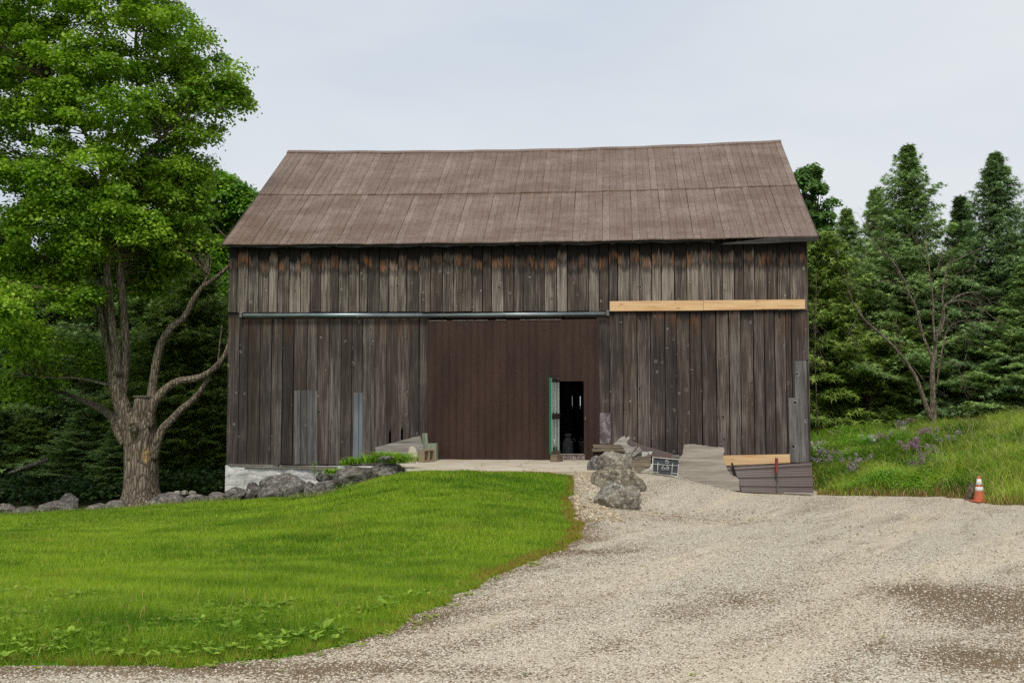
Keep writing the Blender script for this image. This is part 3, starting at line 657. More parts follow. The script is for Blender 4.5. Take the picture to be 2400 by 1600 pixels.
# seeding grass along the row of stones
parts = []
cx = np.array([at(px, 1200, d).x for px, d in ((-100, 29.2), (100, 29.1), (330, 28.8), (440, 28.5), (540, 27.9), (620, 27.3), (700, 26.5), (770, 25.9), (830, 25.2), (900, 24.6))]); cy = np.array([29.2, 29.1, 28.8, 28.5, 27.9, 27.3, 26.5, 25.9, 25.2, 24.6])
n = 5000; s_ = rng.uniform(0, 1, n) ** 1.0; x = np.interp(s_, np.linspace(0, 1, 10), cx); y = np.interp(s_, np.linspace(0, 1, 10), cy) + rng.normal(0, 0.12, n)
m_ = (vnoise(x, y, 1.3, 51) > 0.0) | (x < -7.2); x, y = x[m_], y[m_]; n = len(x)
parts.append(blades(np.stack([x, y, gh(x, y)], 1), rng.uniform(0.04, 0.2, n) ** 1.0, np.full(n, 0.010), 0.6, tint(n, srgb(92, 128, 40), srgb(150, 160, 84), srgb(196, 184, 140), 0.35)))
x, y = scatter(900, cx[5], -2.6, 24.3, 27, lambda x, y: -np.abs(np.interp(x, cx, cy) - 0.08 - y) + 0.16); parts.append(rosettes(x, y, 7, 0.12, 0.03, srgb(86, 134, 34), srgb(140, 176, 60), (0.4, 1.3)))
V, Fa, Cc = merge(parts); o = np_mesh('edge_grass', V, Fa, GRASSBLADE, Cc); meta(o, 'straggly seeding grass and weeds along the foot of the boulder row', 'grass', kind='stuff')
# tall growth on the bank
parts = []
bx = lambda x, y: np.minimum(bank_s(x, y), np.where((x < y * 0.52 + 1.5), 9, -9))
x, y = scatter(150000, 8, 20, 24, 40, bx, 0.0); m = len(x)
herb = 1 / (1 + np.exp((x - 12.2) * 1.6)); hgt = rng.uniform(0.15, 0.5, m) * (1 + 1.3 * vnoise(x, y, 0.7, 60) + 0.5 * vnoise(x, y, 2.0, 64)) * np.clip(bank_s(x, y) * 1.6 + 0.3, 0.25, 1)
ft = np.clip(0.45 + 1.3 * vnoise(x, y, 1.0, 61) + rng.uniform(-0.3, 0.3, m), 0, 1)
cc = tint(m, srgb(84, 124, 26), srgb(180, 200, 78), srgb(200, 186, 130), 0.13, f=ft)
lowdry = (bank_s(x, y) < 0.45) & (rng.uniform(0, 1, m) < 0.7) & (vnoise(x, y, 1.5, 62) > -0.25); cc[lowdry] = np.array(srgb(168, 134, 92)) * rng.uniform(0.7, 1.15, (lowdry.sum(), 1)); hgt[lowdry] *= 0.6
parts.append(blades(np.stack([x, y, gh(x, y)], 1), hgt, rng.uniform(0.008, 0.018, m), 0.65, cc))
x, y = scatter(900, 11, 20, 25, 38, bx, 0.3); m = len(x)
parts.append(blades(np.stack([x, y, gh(x, y)], 1), rng.uniform(0.5, 0.95, m), np.full(m, 0.009), 0.85, tint(m, srgb(190, 178, 120), srgb(206, 198, 150))))
V, Fa, Cc = merge(parts); o = np_mesh('tall_grass', V, Fa, GRASSBLADE, Cc); meta(o, 'long uncut grass with pale dry stems covering the bank', 'grass', kind='stuff')
# leafy herbs on the bank: many small leaves on mounds
x, y = scatter(5200, 8.2, 15.5, 27, 39, lambda x, y: np.where((bx(x, y) > 0.5) & (rng.uniform(0, 1, x.shape) < 1 / (1 + np.exp((x - 11.8) * 1.3))), 1, -1)); n = len(x); k = 26
hh = np.clip(0.35 + 0.6 * vnoise(x, y, 1.0, 70), 0.12, 0.8); X = np.repeat(x, k) + rng.normal(0, 0.11, n*k); Y = np.repeat(y, k) + rng.normal(0, 0.11, n*k)
Z = gh(X, Y) + np.repeat(hh, k) * rng.uniform(0.15, 1.0, n*k); m = n*k
ft = np.clip(0.45 + np.repeat(0.9 * vnoise(x, y, 0.9, 71), k) + rng.uniform(-0.35, 0.35, m), 0, 1)
v_, f_, c_ = leaf_blades(np.stack([X, Y, Z], 1), rng.uniform(0.06, 0.13, m), rng.uniform(0.02, 0.045, m), rng.uniform(-0.2, 0.9, m), rng.uniform(0, 6.28, m), tint(m, srgb(74, 128, 26), srgb(160, 206, 66), f=ft))
o = np_mesh('leafy_herbs', v_, f_, LEAF, c_); meta(o, 'dense bright green leafy herbs on the slope beside the barn', 'herbs', kind='stuff')
# ================================================================ barn
barn = empty('barn', B0, 'old weathered plank barn with a brown metal roof and a big brown sliding door', 'barn', rz=-YAW)
def bisect(f, lo, hi):
    for _ in range(50):
        m = (lo + hi) / 2
        if f(lo) * f(m) <= 0: hi = m
        else: lo = m
    return (lo + hi) / 2
VE = -0.42                                        # eave line stands this far in front of the wall
uEL, zEL = wall(521, 571, VE); uER, zER = wall(1917, 551, VE)
vRL = bisect(lambda v: wall(682, 355, v)[0] - uEL, 1, 14); vRR = bisect(lambda v: wall(1832, 331, v)[0] - uER, 1, 14)
VR = (vRL + vRR) / 2
zRL, zRR = wall(682, 356, VR)[1], wall(1832, 332, VR)[1]; uRM, zRM = wall(1260, 353, VR)
print('barn', uEL, uER, 'eave z', zEL, zER, 'ridge v', vRL, vRR, 'z', zRL, zRM, zRR)
DEPTH = 2 * VR
uWL = (wall(537, 578)[0] + wall(532, 1085)[0]) / 2; uWR = (wall(1889, 565)[0] + wall(1898, 1083)[0]) / 2
def z_eave(u):
    k = (u - uEL) / (uER - uEL); return zEL + (zER - zEL) * k + 0.006 * math.sin(u * 2.1) + 0.004 * math.sin(u * 5.3) - 0.05 * math.sin(math.pi * k)
lag = np.polyfit([uEL, uRM, uER], [zRL, zRM, zRR], 2)
def z_ridge(u): return float(np.polyval(lag, u)) + 0.008 * math.sin(u * 3.1)
def roof_z(u, v):                                 # front slope (v<=VR) and its mirror
    vv = v if v <= VR else 2 * VR - v
    k = (vv - VE) / (VR - VE); return z_eave(u) * (1 - k) + z_ridge(u) * k - 0.05 * math.sin(math.pi * min(max(k, 0), 1)) * 0.6
slope = math.atan2((zRM - (zEL + zER) / 2), VR - VE)
vSEAM = bisect(lambda v: wall(605, 454, v)[0] - uEL, VE, VR)

# roof: sheets with pressed grooves, the upper tier lapping over the lower one
def roof_side(front, name, parent):
    mb = MB(); W0 = 0.203; n = int((uER - uEL) / W0)
    W1 = (uER - uEL) / n; rr = random.Random(3 if front else 4)
    lift = lambda d: (-math.sin(slope) * d, math.cos(slope) * d)
    for tier, (va, vb, off) in enumerate(((VE, vSEAM + 0.12, 0.0), (vSEAM, VR, 0.03))):
        ns = 8
        shift = 1 if tier else 0
        for i in range(n):
            pale = ((i + shift) % 4 == 0); rrr = rr.uniform(0.3, 0.5) if not pale else rr.uniform(0.6, 0.8)
            mb.cur = (rrr, rr.random(), 0, 1); major = (i + shift) % 4 == 0
            u0, u1 = uEL + i * W1, uEL + (i + 1) * W1; g = 0.018 if major else 0.010; dp = 0.016 if major else 0.008
            jit = rr.uniform(-0.004, 0.004)
            prof = [(u0, -dp), (u0 + g * 0.5, -dp), (u0 + g, 0.0), (u1 - 0.004, 0.0), (u1, -dp)]
            vs = []
            for j in range(ns + 1):
                v = va + (vb - va) * j / ns
                for (u, dz) in prof:
                    sag = rr.uniform(-0.003, 0.003)
                    dn = off + dz + jit + sag
                    vs.append((u, v - math.sin(slope) * dn, roof_z(u, v) + math.cos(slope) * dn))
            k = len(prof)
            fs = [(j*k+a, j*k+a+1, (j+1)*k+a+1, (j+1)*k+a) for j in range(ns) for a in range(k-1)]
            if not front: vs = [(x, 2 * VR - y, z) for x, y, z in vs]
            mb.add(vs, fs)
            # front lip of the sheet
            e0 = [(u, v_, z_) for (u, v_, z_) in vs[:k]]
            mb.add(e0 + [(x, y, z - 0.03) for x, y, z in e0], [(a, a+1, a+1+k, a+k) for a in range(k-1)])
    return mb.build(name, ROOF, parent)
roof = roof_side(True, 'roof', barn)
# the far slope, the ridge cap and the boarded deck belong to the roof
roof_side(False, 'rear_slope', roof)
mb = MB(); mb.cur = (0.55, 0.5, 0, 1); nn = 40
for i in range(nn):
    u0 = uEL + (uER - uEL) * i / nn - 0.01; u1 = uEL + (uER - uEL) * (i + 1) / nn + 0.01
    for s_ in (-1, 1):
        q = []
        for u in (u0, u1):
            z = z_ridge(u) + 0.045; q.append(((u, VR, z + 0.015), (u, VR + s_ * 0.17, z - 0.17 * math.tan(slope) + 0.02), (u, VR + s_ * 0.17, z - 0.17 * math.tan(slope) - 0.01), (u, VR, z - 0.02)))
        mb.hexa(q[0], q[1])
mb.build('ridge_cap', ROOF, roof)
mb = MB(); mb.cur = (0.3, 0.2, 0.5, 1)
for i in range(30):
    u0 = uEL + 0.03 + (uER - uEL - 0.06) * i / 30; u1 = uEL + 0.03 + (uER - uEL - 0.06) * (i + 1) / 30
    for (va, vb) in ((VE + 0.04, VR), (2 * VR - VE - 0.04, VR)):
        q = [[(u, va, roof_z(u, va) - 0.045), (u, vb, roof_z(u, vb) - 0.045), (u, vb, roof_z(u, vb) - 0.075), (u, va, roof_z(u, va) - 0.075)] for u in (u0, u1)]
        mb.hexa(q[0], q[1])
mb.build('roof_deck', DARKWOOD, roof)
# rafter ends under the eave
k = 0; u = uEL + 0.5
while u < uER - 0.3:
    mb = MB(); mb.cur = (random.random(), random.random(), 0.3, 1)
    z0 = roof_z(u, VE + 0.08) - 0.08; z1 = roof_z(u, 0.3) - 0.08
    w = 0.045; q = [[(u + s_ * w, VE + 0.10, z0), (u + s_ * w, 0.3, z1), (u + s_ * w, 0.3, z1 - 0.12), (u + s_ * w, VE + 0.12, z0 - 0.10)] for s_ in (-1, 1)]
    mb.hexa(q[0], q[1]); u += 0.66 + random.uniform(-0.06, 0.06)
    mb.build('rafter_end', DARKWOOD, roof)
# torn roofing felt hanging in a ragged fringe below the metal
mb = MB(); mb.cur = (0.5, 0.3, 0, 1); u = uEL + 0.1; vs = []; rr = random.Random(9)
top, bot = [], []
while u < uER - 2.7:
    d = 0.03 + 0.045 * abs(mn.noise(Vector((u * 0.8, 3, 0)))) * 2 + rr.uniform(0, 0.015)
    top.append((u, VE + 0.05, z_eave(u) - 0.03)); bot.append((u, VE + 0.06 + rr.uniform(-0.02, 0.03), z_eave(u) - 0.045 - d)); u += rr.uniform(0.05, 0.16)
n = len(top); mb.add(top + bot, [(i, i+1, n+i+1, n+i) for i in range(n-1)], True)
FELT = plain('torn_felt', srgb(48, 46, 45), 0.8)
mb.build('torn_felt', FELT, roof)
# rake edges
RAKE = plain('rake_metal', srgb(74, 62, 60), 0.5)
for ue, s_ in ((uEL, -1), (uER, 1)):
    mb = MB(); mb.cur = (0.2, 0.5, 0.2, 1)
    for (va, vb) in ((VE, VR), (2 * VR - VE, VR)):
        for j in range(6):
            a = va + (vb - va) * j / 6; b = va + (vb - va) * (j + 1) / 6
            q = [[(uu, a, roof_z(ue, a) + 0.012), (uu, b, roof_z(ue, b) + 0.012), (uu, b, roof_z(ue, b) - 0.13), (uu, a, roof_z(ue, a) - 0.13)] for uu in (ue - 0.012 * s_, ue + 0.014 * s_)]
            mb.hexa(q[0], q[1])
    mb.build('rake_board', RAKE, roof)
EAVEWOOD = wood_mat('grey_eave_wood', srgb(70, 68, 66), srgb(128, 124, 118), axis='x', knots=False)
# eave board on the right
mb = MB(); mb.cur = (0.0, 0.4, 0.0, 1)
p = [wall(1697, 569, VE + 0.03), wall(1800, 557.5, VE + 0.03), wall(1915, 553, VE + 0.03), wall(1915, 564, VE + 0.03), wall(1780, 570, VE + 0.03), wall(1690, 572, VE + 0.03)]
mb.prism([(u, VE + 0.01, z - 0.01) for u, z in p], [(u, VE + 0.045, z - 0.01) for u, z in p])
o = mb.build('eave_board', EAVEWOOD, barn); meta(o, 'splintered grey eave board under the right end of the roof edge')

# ---- front boards
def zpx(px, py, v=0.0): return wall(px, py, v)[1]
rb = random.Random(21)
def split(u0, u1, w0, w1, r):
    out = [u0]
    while out[-1] < u1 - w1 * 0.6: out.append(out[-1] + r.uniform(w0, w1))
    out[-1] = u1; return out
zUB_L, zUB_R = zpx(537, 733), zpx(1887, 727)
def z_ub(u): return zUB_L + (zUB_R - zUB_L) * (u - uWL) / (uWR - uWL)
upper = MB(); bu = split(uWL, uWR, 0.24, 0.35, rb)
for a, b in zip(bu[:-1], bu[1:]):
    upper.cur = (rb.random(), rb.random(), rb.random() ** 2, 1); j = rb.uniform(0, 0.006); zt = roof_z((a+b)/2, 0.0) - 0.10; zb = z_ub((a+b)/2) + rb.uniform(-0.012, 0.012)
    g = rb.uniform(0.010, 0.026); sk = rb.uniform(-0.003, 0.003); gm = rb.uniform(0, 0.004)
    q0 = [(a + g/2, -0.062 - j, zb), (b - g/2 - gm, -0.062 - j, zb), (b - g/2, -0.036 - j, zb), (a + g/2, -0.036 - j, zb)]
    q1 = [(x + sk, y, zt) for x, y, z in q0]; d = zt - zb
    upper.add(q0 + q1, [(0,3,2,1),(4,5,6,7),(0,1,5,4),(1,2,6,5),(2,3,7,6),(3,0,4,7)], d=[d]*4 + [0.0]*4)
o = upper.build('upper_wall', WOOD_UP, barn, bevel=0.003); meta(o, 'upper course of grey planks with black and orange stains and painted shade under the eave')
uDL, uDR = wall(1001, 900)[0], wall(1402, 900)[0]
zLB = lambda u: zpx(535, 1086) if u < 0 and u < wall(900, 1000)[0] else zpx(1700, 1084)
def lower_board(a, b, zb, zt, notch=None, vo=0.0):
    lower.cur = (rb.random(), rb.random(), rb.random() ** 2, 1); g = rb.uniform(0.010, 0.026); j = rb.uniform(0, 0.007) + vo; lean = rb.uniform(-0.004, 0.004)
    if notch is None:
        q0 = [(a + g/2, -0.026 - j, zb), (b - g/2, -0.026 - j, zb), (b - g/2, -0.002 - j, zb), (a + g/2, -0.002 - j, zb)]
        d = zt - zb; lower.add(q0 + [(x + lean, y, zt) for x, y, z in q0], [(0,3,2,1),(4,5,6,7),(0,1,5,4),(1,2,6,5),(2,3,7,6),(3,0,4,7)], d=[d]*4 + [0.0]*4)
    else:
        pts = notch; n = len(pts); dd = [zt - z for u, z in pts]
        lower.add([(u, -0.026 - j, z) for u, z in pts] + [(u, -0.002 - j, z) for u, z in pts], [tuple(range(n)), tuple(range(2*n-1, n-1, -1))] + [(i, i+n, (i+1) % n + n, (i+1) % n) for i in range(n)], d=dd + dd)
ztL = lambda u: z_ub(u) + 0.03
n1, n2 = wall(912, 1010), wall(917, 1010); n3, n4 = wall(940, 1005), wall(945, 1005)
for lo, hi, zb in ((uWL, uDL + 0.05, zpx(535, 1087)), (uDR - 0.05, uWR, zpx(1700, 1086))):
    lower = MB(); bl = split(lo, hi, 0.25, 0.39, rb)
    for a, b in zip(bl[:-1], bl[1:]):
        nt = None; zbb = zb + rb.uniform(-0.015, 0.02)
        for (c0, c1, zn) in ((n1[0], n2[0], n1[1]), (n3[0], n4[0], n3[1])):
            if a < (c0 + c1) / 2 < b:
                c0_, c1_ = max(a + 0.03, c0), min(b - 0.03, c1); nt = [(a, zbb), (c0_, zbb), (c0_, zn - 0.05), ((c0_+c1_)/2, zn + 0.06), (c1_, zn - 0.02), (c1_, zbb), (b, zbb), (b, ztL(a)), (a, ztL(a))]
        if hi == uWR and b > uWR - 0.01:          # short corner board, broken off, with a slit beside it
            uL = wall(1861, 800)[0]; za, zc = zpx(1875, 848), zpx(1862, 838)
            nt = [(uL, zc), (uL + 0.08, za + 0.03), (b - 0.1, za), (b - 0.003, za + 0.08), (b - 0.003, ztL(b)), (uL, ztL(b))]
            lower_board(a, uL - 0.055, zbb, ztL(a)); lower_board(uL, b, zbb, ztL(b), nt); continue
        if hi == uWR and a < wall(1857, 900)[0] < b and b < uWR - 0.02: b = wall(1856, 900)[0]
        lower_board(a, b, zbb, ztL(a), nt)
    o = lower.build('lower_wall', WOOD_LO, barn, bevel=0.003); meta(o, 'lower course of brown grey planks ' + ('left' if lo == uWL else 'right') + ' of the big door')
def front_board(name, pix, v0, th, mat, label=None, tone=None, parent=None, bevel=0.004):
    m = MB(); m.cur = tone or (rb.random(), rb.random(), 0, 1); p = [wall(*q, v0) for q in pix]
    m.prism([(u, v0, z) for u, z in p], [(u, v0 + th, z) for u, z in p]); o = m.build(name, mat, parent or barn, bevel=bevel)
    if label: o['label'] = label
    return o
front_board('patch_board', [(690, 916), (703, 914), (703, 1087), (690, 1088)], -0.062, 0.024, WOOD_PATCH, 'narrow pale grey patch board low on the left wall', (0.9, 0.2, 0, 1))
front_board('patch_board', [(705, 915), (719, 914), (718, 1088), (704, 1088)], -0.058, 0.02, WOOD_PATCH, None, (0.35, 0.7, 0, 1))
front_board('patch_board', [(721, 914), (743, 915), (744, 1089), (720, 1088)], -0.060, 0.024, WOOD_PATCH, None, (0.5, 0.45, 0, 1))
front_board('tin_strip', [(829, 920), (840, 921), (840, 1076), (827, 1076)], -0.05, 0.012, TINSTRIP, 'bluish tin strip nailed over a plank joint')
front_board('tin_strip', [(842, 921), (850, 921), (849, 1076), (841, 1076)], -0.054, 0.012, TINSTRIP, None)
front_board('corner_board', [(1862, 846), (1890, 845), (1896, 1083), (1866, 1083)], -0.058, 0.026, WOOD_PATCH, 'pale grey replacement board at the right corner', (0.75, 0.62, 0, 1))
front_board('corner_board', [(1848, 932), (1873, 932), (1879, 1083), (1851, 1083)], -0.086, 0.024, WOOD_PATCH, 'short pale grey board overlapping the right corner board', (0.85, 0.15, 0, 1))
front_board('rusty_patch', [(1405, 967), (1431, 967), (1432, 1040), (1405, 1040)], -0.06, 0.02, RUSTYTIN, 'dark scabby metal patch beside the big door')
front_board('pine_board', [(1429, 706), (1648.3, 703.8), (1648.3, 727.2), (1429, 729)], -0.1, 0.035, PINE, 'fresh pale pine board nailed across the right of the wall, nearer the door', (0.5, 0.2, 0, 1))
front_board('pine_board', [(1649, 704), (1887, 701.5), (1887, 723.5), (1649, 727)], -0.1, 0.035, PINE, 'fresh pale pine board nailed across the wall at the right corner', (0.5, 0.8, 0, 1))
front_board('pine_board', [(1694, 1067), (1851, 1064), (1852, 1084), (1694, 1091)], -0.12, 0.04, PINE, 'fresh pine board low on the wall behind the leaning brown sheet', (0.5, 0.5, 0, 1))
# dark backing where the sliding track hangs
front_board('track_backing', [(568, 733), (1428, 729), (1428, 744), (568, 748)], -0.034, 0.03, DARKWOOD, None, (0.3, 0.5, 0, 1))
# ---- sliding track
track = MB(); track.cur = (0.5, 0.5, 0, 1)
def rail_seg(p0, p1, v, r):
    (u0, z0), (u1, z1) = wall(*p0, v), wall(*p1, v); prof = []
    for k in range(13):
        th = math.radians(-60 + 300 * k / 12); prof.append((math.cos(th + math.pi/2 + 0.52) * r * 0.75, math.sin(th + math.pi/2 + 0.52) * r))
    n = len(prof); track.add([(u0, v + a, z0 + b) for a, b in prof] + [(u1, v + a, z1 + b) for a, b in prof], [(i, i+1, n+i+1, n+i) for i in range(n-1)], True)
rail_seg((570, 738.5), (990, 738), -0.15, 0.052); rail_seg((988, 739), (1422, 734.5), -0.152, 0.047)
tr = track.build('door_track', GALV, barn)
sm_ = tr.modifiers.new('solid', 'SOLIDIFY'); sm_.thickness = 0.004
for (px, py) in ((566, 738), (1425, 734)):
    u, z = wall(px, py, -0.15); m = MB(); m.box((u - 0.045, -0.205, z - 0.07), (u + 0.03, -0.06, z + 0.075)); m.build('end_bracket', plain('bracket_metal', srgb(126, 122, 116), 0.5, metallic=0.4), tr, bevel=0.008)
for px in (660, 780, 900, 1040, 1180, 1320):
    u, z = wall(px, 738, -0.15); m = MB(); m.box((u - 0.03, -0.16, z + 0.035), (u + 0.03, -0.064, z + 0.075)); m.build('track_hanger', DARKWOOD, tr)
# ---- the big sliding door, with its walk-through opening
VD = -0.115
dl, dtl = wall(1000, 1076, VD); dr, _ = wall(1406, 1075, VD); zt0 = wall(1000, 751, VD)[1]; zt1 = wall(1405, 747.5, VD)[1]
zb0 = 0.005; oL, oT = wall(1309.5, 893, VD); oR, _ = wall(1368, 893, VD); oB = wall(1340, 1065, VD)[1]
def door_top(u): return zt0 + (zt1 - zt0) * (u - dl) / (dr - dl)
door = MB()
def corrugated(ua, ub, zA, zB, cut_top=None):
    u = ua; prof = []
    base = dl
    step = 0.0335; i = int(math.floor((ua - base) / step)) ; pts = []
    us = sorted(set([ua, ub] + [base + step * k + o_ for k in range(-1, 160) for o_ in (0, 0.009, 0.017, 0.026) if ua < base + step * k + o_ < ub]))
    for u in us:
        k, fr = divmod(u - base, step); fr /= step; big = int(k) % 6 == 0
        h = 0.0
        if 0.26 <= fr <= 0.52: h = 0.012
        if big and fr <= 0.8: h = 0.034 if 0.2 < fr < 0.6 else h
        pts.append((u, VD - h))
    for (u0, v0), (u1, v1) in zip(pts[:-1], pts[1:]):
        tA = zA if zA is not None else None
        door.add([(u0, v0, zB), (u1, v1, zB), (u1, v1, zA if zA is not None else door_top(u1)), (u0, v0, zA if zA is not None else door_top(u0))], [(0, 1, 2, 3)])
corrugated(dl, oL, None, zb0); corrugated(oL, oR, None, oT); corrugated(oR, dr, None, zb0); 
big = door.build('sliding_door', DOORMETAL, barn); meta(big, 'large dark brown ribbed metal sliding door')
m = MB()
m.box((dl, VD + 0.004, zb0), (oL - 0.005, VD + 0.045, zt0 - 0.02)); m.box((oR + 0.005, VD + 0.004, zb0), (dr, VD + 0.045, zt0 - 0.02)); m.box((oL - 0.004, VD + 0.0045, oT + 0.005), (oR + 0.004, VD + 0.0445, zt0 - 0.021))
m.build('door_frame', plain('door_frame_wood', srgb(52, 36, 30), 0.8), big)
m = MB(); m.box((oL - 0.02, VD - 0.02, 0.006), (oR + 0.02, VD + 0.003, oB)); sill = m.build('door_sill', metal_mat('scuffed_sill', srgb(66, 44, 40), srgb(84, 62, 56), 0.6, rust=srgb(170, 160, 158), scale=7), big, bevel=0.004)
m = MB(); m.box((oL, VD - 0.04, oB), (oR, VD + 0.09, oB + 0.02)); m.build('threshold_lip', plain('worn_lip', srgb(150, 142, 132), 0.7), sill)
BARE = plain('bare_metal_edge', srgb(140, 130, 124), 0.6)
u = dl + 0.05
while u < dr - 0.1:
    w = rb.uniform(0.05, 0.5); 
    if rb.random() < 0.72: m = MB(); m.box((u, VD - 0.026, door_top(u) - 0.012), (min(u + w, dr), VD - 0.02, door_top(u) + 0.003)); m.build('worn_edge', BARE, big)
    u += w + rb.uniform(0.01, 0.06)
m = MB(); m.box((oR + 0.04, VD - 0.045, 1.05), (oR + 0.055, VD - 0.02, 1.2)); m.box((oR + 0.02, VD - 0.05, 1.11), (oR + 0.07, VD - 0.04, 1.135)); m.build('door_latch', plain('latch_metal', srgb(120, 96, 84), 0.5), big)
# ---- open walk door, green outside and whitish inside, swung towards the yard
hu, hv = oL - 0.01, VD - 0.03
zA, zB = wall(1300, 1062, -0.4)[1], wall(1295, 886, -0.6)[1]
LW = 0.68
eu = wall(1291, 980, -0.72)[0]
ang = math.atan2(-0.66, eu - hu)                    # direction of the leaf from the hinge, in the barn frame
GREEN = plain('green_paint', srgb(18, 112, 78), 0.5, 0.4, 20, 0.15, 0.15); WORNWHITE = plain('worn_white_paint', srgb(182, 184, 172), 0.75, 0.3, 18, 0.2, 0.3)
def leaf_obj(name, mat, boxes, parent, bevel=0.003):
    m = MB()
    for b in boxes: m.box(*b)
    return m.build(name, mat, parent, bevel=bevel)
H = zB - zA
wd = leaf_obj('walk_door', GREEN, [((0, -0.028, 0), (0.09, 0.0, H)), ((LW - 0.09, -0.028, 0), (LW, 0.0, H)), ((0.09, -0.028, 0), (LW - 0.09, 0.0, 0.16)), ((0.09, -0.028, H*0.46), (LW - 0.09, 0.0, H*0.54)), ((0.09, -0.028, H - 0.11), (LW - 0.09, 0.0, H)), ((LW, -0.03, 0), (LW + 0.035, 0.022, H + 0.01))], barn)
wd.location = (hu, hv, zA); wd.rotation_euler = (0, 0, ang)
meta(wd, 'narrow green and white walk door standing open towards the yard')
leaf_obj('inner_frame', WORNWHITE, [((0.0, 0.002, 0.0), (0.085, 0.03, H)), ((LW - 0.085, 0.002, 0.0), (LW - 0.004, 0.03, H)), ((LW/2 - 0.02, 0.002, 0.16), (LW/2 + 0.02, 0.028, H - 0.11))], wd)
leaf_obj('middle_rail', DARKWOOD, [((0.0, 0.031, H*0.46), (LW, 0.05, H*0.53))], wd)
leaf_obj('top_rail', DARKWOOD, [((0.0, 0.031, H - 0.1), (LW, 0.05, H - 0.01))], wd); leaf_obj('bottom_rail', WOOD_BROWNX, [((0.0, 0.031, -0.01), (LW + 0.02, 0.05, 0.08))], wd)
gm_ = NT('pale_pane', 0.15, 0.5); gm_.base(srgb(150, 172, 170)); 
for zz0, zz1 in ((0.17, H*0.45), (H*0.55, H - 0.12)):
    leaf_obj('pane', gm_.m, [((0.095, -0.016, zz0), (LW - 0.095, -0.006, zz1))], wd, bevel=0)
m = MB(); m.tube([(LW - 0.25, 0.055, 0.1), (LW - 0.06, 0.075, 0.38)], 0.018, 6); m.build('prop_stick', WORNWHITE, wd)
# ---- gable and rear walls
def gable(u_w, name, side, r):
    m = MB(); vs_ = split(0.0, DEPTH, 0.26, 0.38, r)
    for a, b in zip(vs_[:-1], vs_[1:]):
        m.cur = (r.random(), r.random(), r.random() ** 2, 1); g = 0.003
        za, zb2 = roof_z(u_w, a) - 0.1, roof_z(u_w, b) - 0.1; x0, x1 = (u_w, u_w - 0.025 * side); pk = []
        if a < VR < b: pk = [(VR, roof_z(u_w, VR) - 0.1)]
        pts = [(a + g, -0.2), (b - g, -0.2), (b - g, zb2)] + pk + [(a + g, za)]
        m.prism([(x0, v, z) for v, z in pts], [(x1, v, z) for v, z in pts])
    return m.build(name, WOOD_SIDE, barn)
rg = random.Random(5)
gable(uWL + 0.0, 'left_gable_wall', -1, rg); gable(uWR - 0.0, 'right_gable_wall', 1, rg)
m = MB(); vs_ = split(uWL + 0.03, uWR - 0.03, 0.26, 0.38, rg); sl = [wall(1359.5, 940, DEPTH)[0], wall(1341, 920, DEPTH)[0]]
for a, b in zip(vs_[:-1], vs_[1:]):
    m.cur = (rg.random(), rg.random(), 0, 1); z1 = roof_z(a, DEPTH) - 0.1; cut = [s for s in sl if a < s < b]
    if cut:
        s = cut[0]; w = 0.018 if s == sl[0] else 0.006
        zc0, zc1 = wall(1359, 958, DEPTH)[1], wall(1359, 928, DEPTH)[1]
        m.box((a, DEPTH - 0.02, -0.2), (s, DEPTH, z1)); m.box((s + w, DEPTH - 0.02, -0.2), (b, DEPTH, z1)); m.box((s, DEPTH - 0.019, -0.2), (s + w, DEPTH - 0.001, zc0)); m.box((s, DEPTH - 0.019, zc1), (s + w, DEPTH - 0.001, z1))
    else: m.box((a, DEPTH - 0.02, -0.2), (b + 0.001, DEPTH, z1))
m.build('rear_wall', WOOD_SIDE, barn)
m = MB(); m.box((uWL + 0.05, 0.0, -0.1), (uWR - 0.05, DEPTH - 0.05, -0.003)); m.build('barn_floor', DARKWOOD, barn)
# corner trim seen edge-on at the right
m = MB(); m.cur = (0.4, 0.3, 0, 1); m.box((uWR + 0.002, -0.04, zpx(1898, 1083)), (uWR + 0.022, 0.1, roof_z(uWR, 0) - 0.12)); m.build('corner_trim', WOOD_SIDE, barn)
# ---- foundation
def rough_face(name, ua, ub, za, zb, v, mat, amp=0.05, parent=None, cell=0.06, ztop=None):
    nx, nz_ = max(2, int((ub - ua) / cell)), max(2, int((zb - za) / cell)); vs, fs = [], []
    for j in range(nz_ + 1):
        for i in range(nx + 1):
            u = ua + (ub - ua) * i / nx; z = za + (zb - za) * j / nz_
            d = amp * (mn.noise(Vector((u * 2.2, z * 3.5, 1))) + 0.6 * mn.noise(Vector((u * 6, z * 8, 4))))
            if i in (0, nx): d = 0
            vs.append((u, v - 0.02 + d, z))
    fs = [(j*(nx+1)+i, j*(nx+1)+i+1, (j+1)*(nx+1)+i+1, (j+1)*(nx+1)+i) for j in range(nz_) for i in range(nx)]
    m = MB(); m.add(vs, fs, True); m.box((ua, v + 0.06, za), (ub, v + 0.4, zb - 0.004))
    tp = [nz_*(nx+1)+i for i in range(nx+1)]; base = len(m.v)
    m.add([vs[i] for i in tp] + [(vs[i][0], v + 0.08, zb) for i in tp], [(i, i+1, nx+1+i+1, nx+1+i) for i in range(nx)])
    m.add([(ua, v - 0.02, za), (ua, v + 0.1, za), (ua, v + 0.1, zb), (ua, v - 0.02, zb), (ub, v - 0.02, za), (ub, v + 0.1, za), (ub, v + 0.1, zb), (ub, v - 0.02, zb)], [(0, 1, 2, 3), (4, 5, 6, 7)])
    return m.build(name, mat, parent or barn)
uF0 = wall(528, 1120, -0.1)[0]; zF = zpx(535, 1090, -0.1)
o = rough_face('foundation', uF0, uDL + 0.02, -1.9, zF, -0.09, WHITEWASH); meta(o, 'whitewashed rubble stone foundation under the left end of the barn')
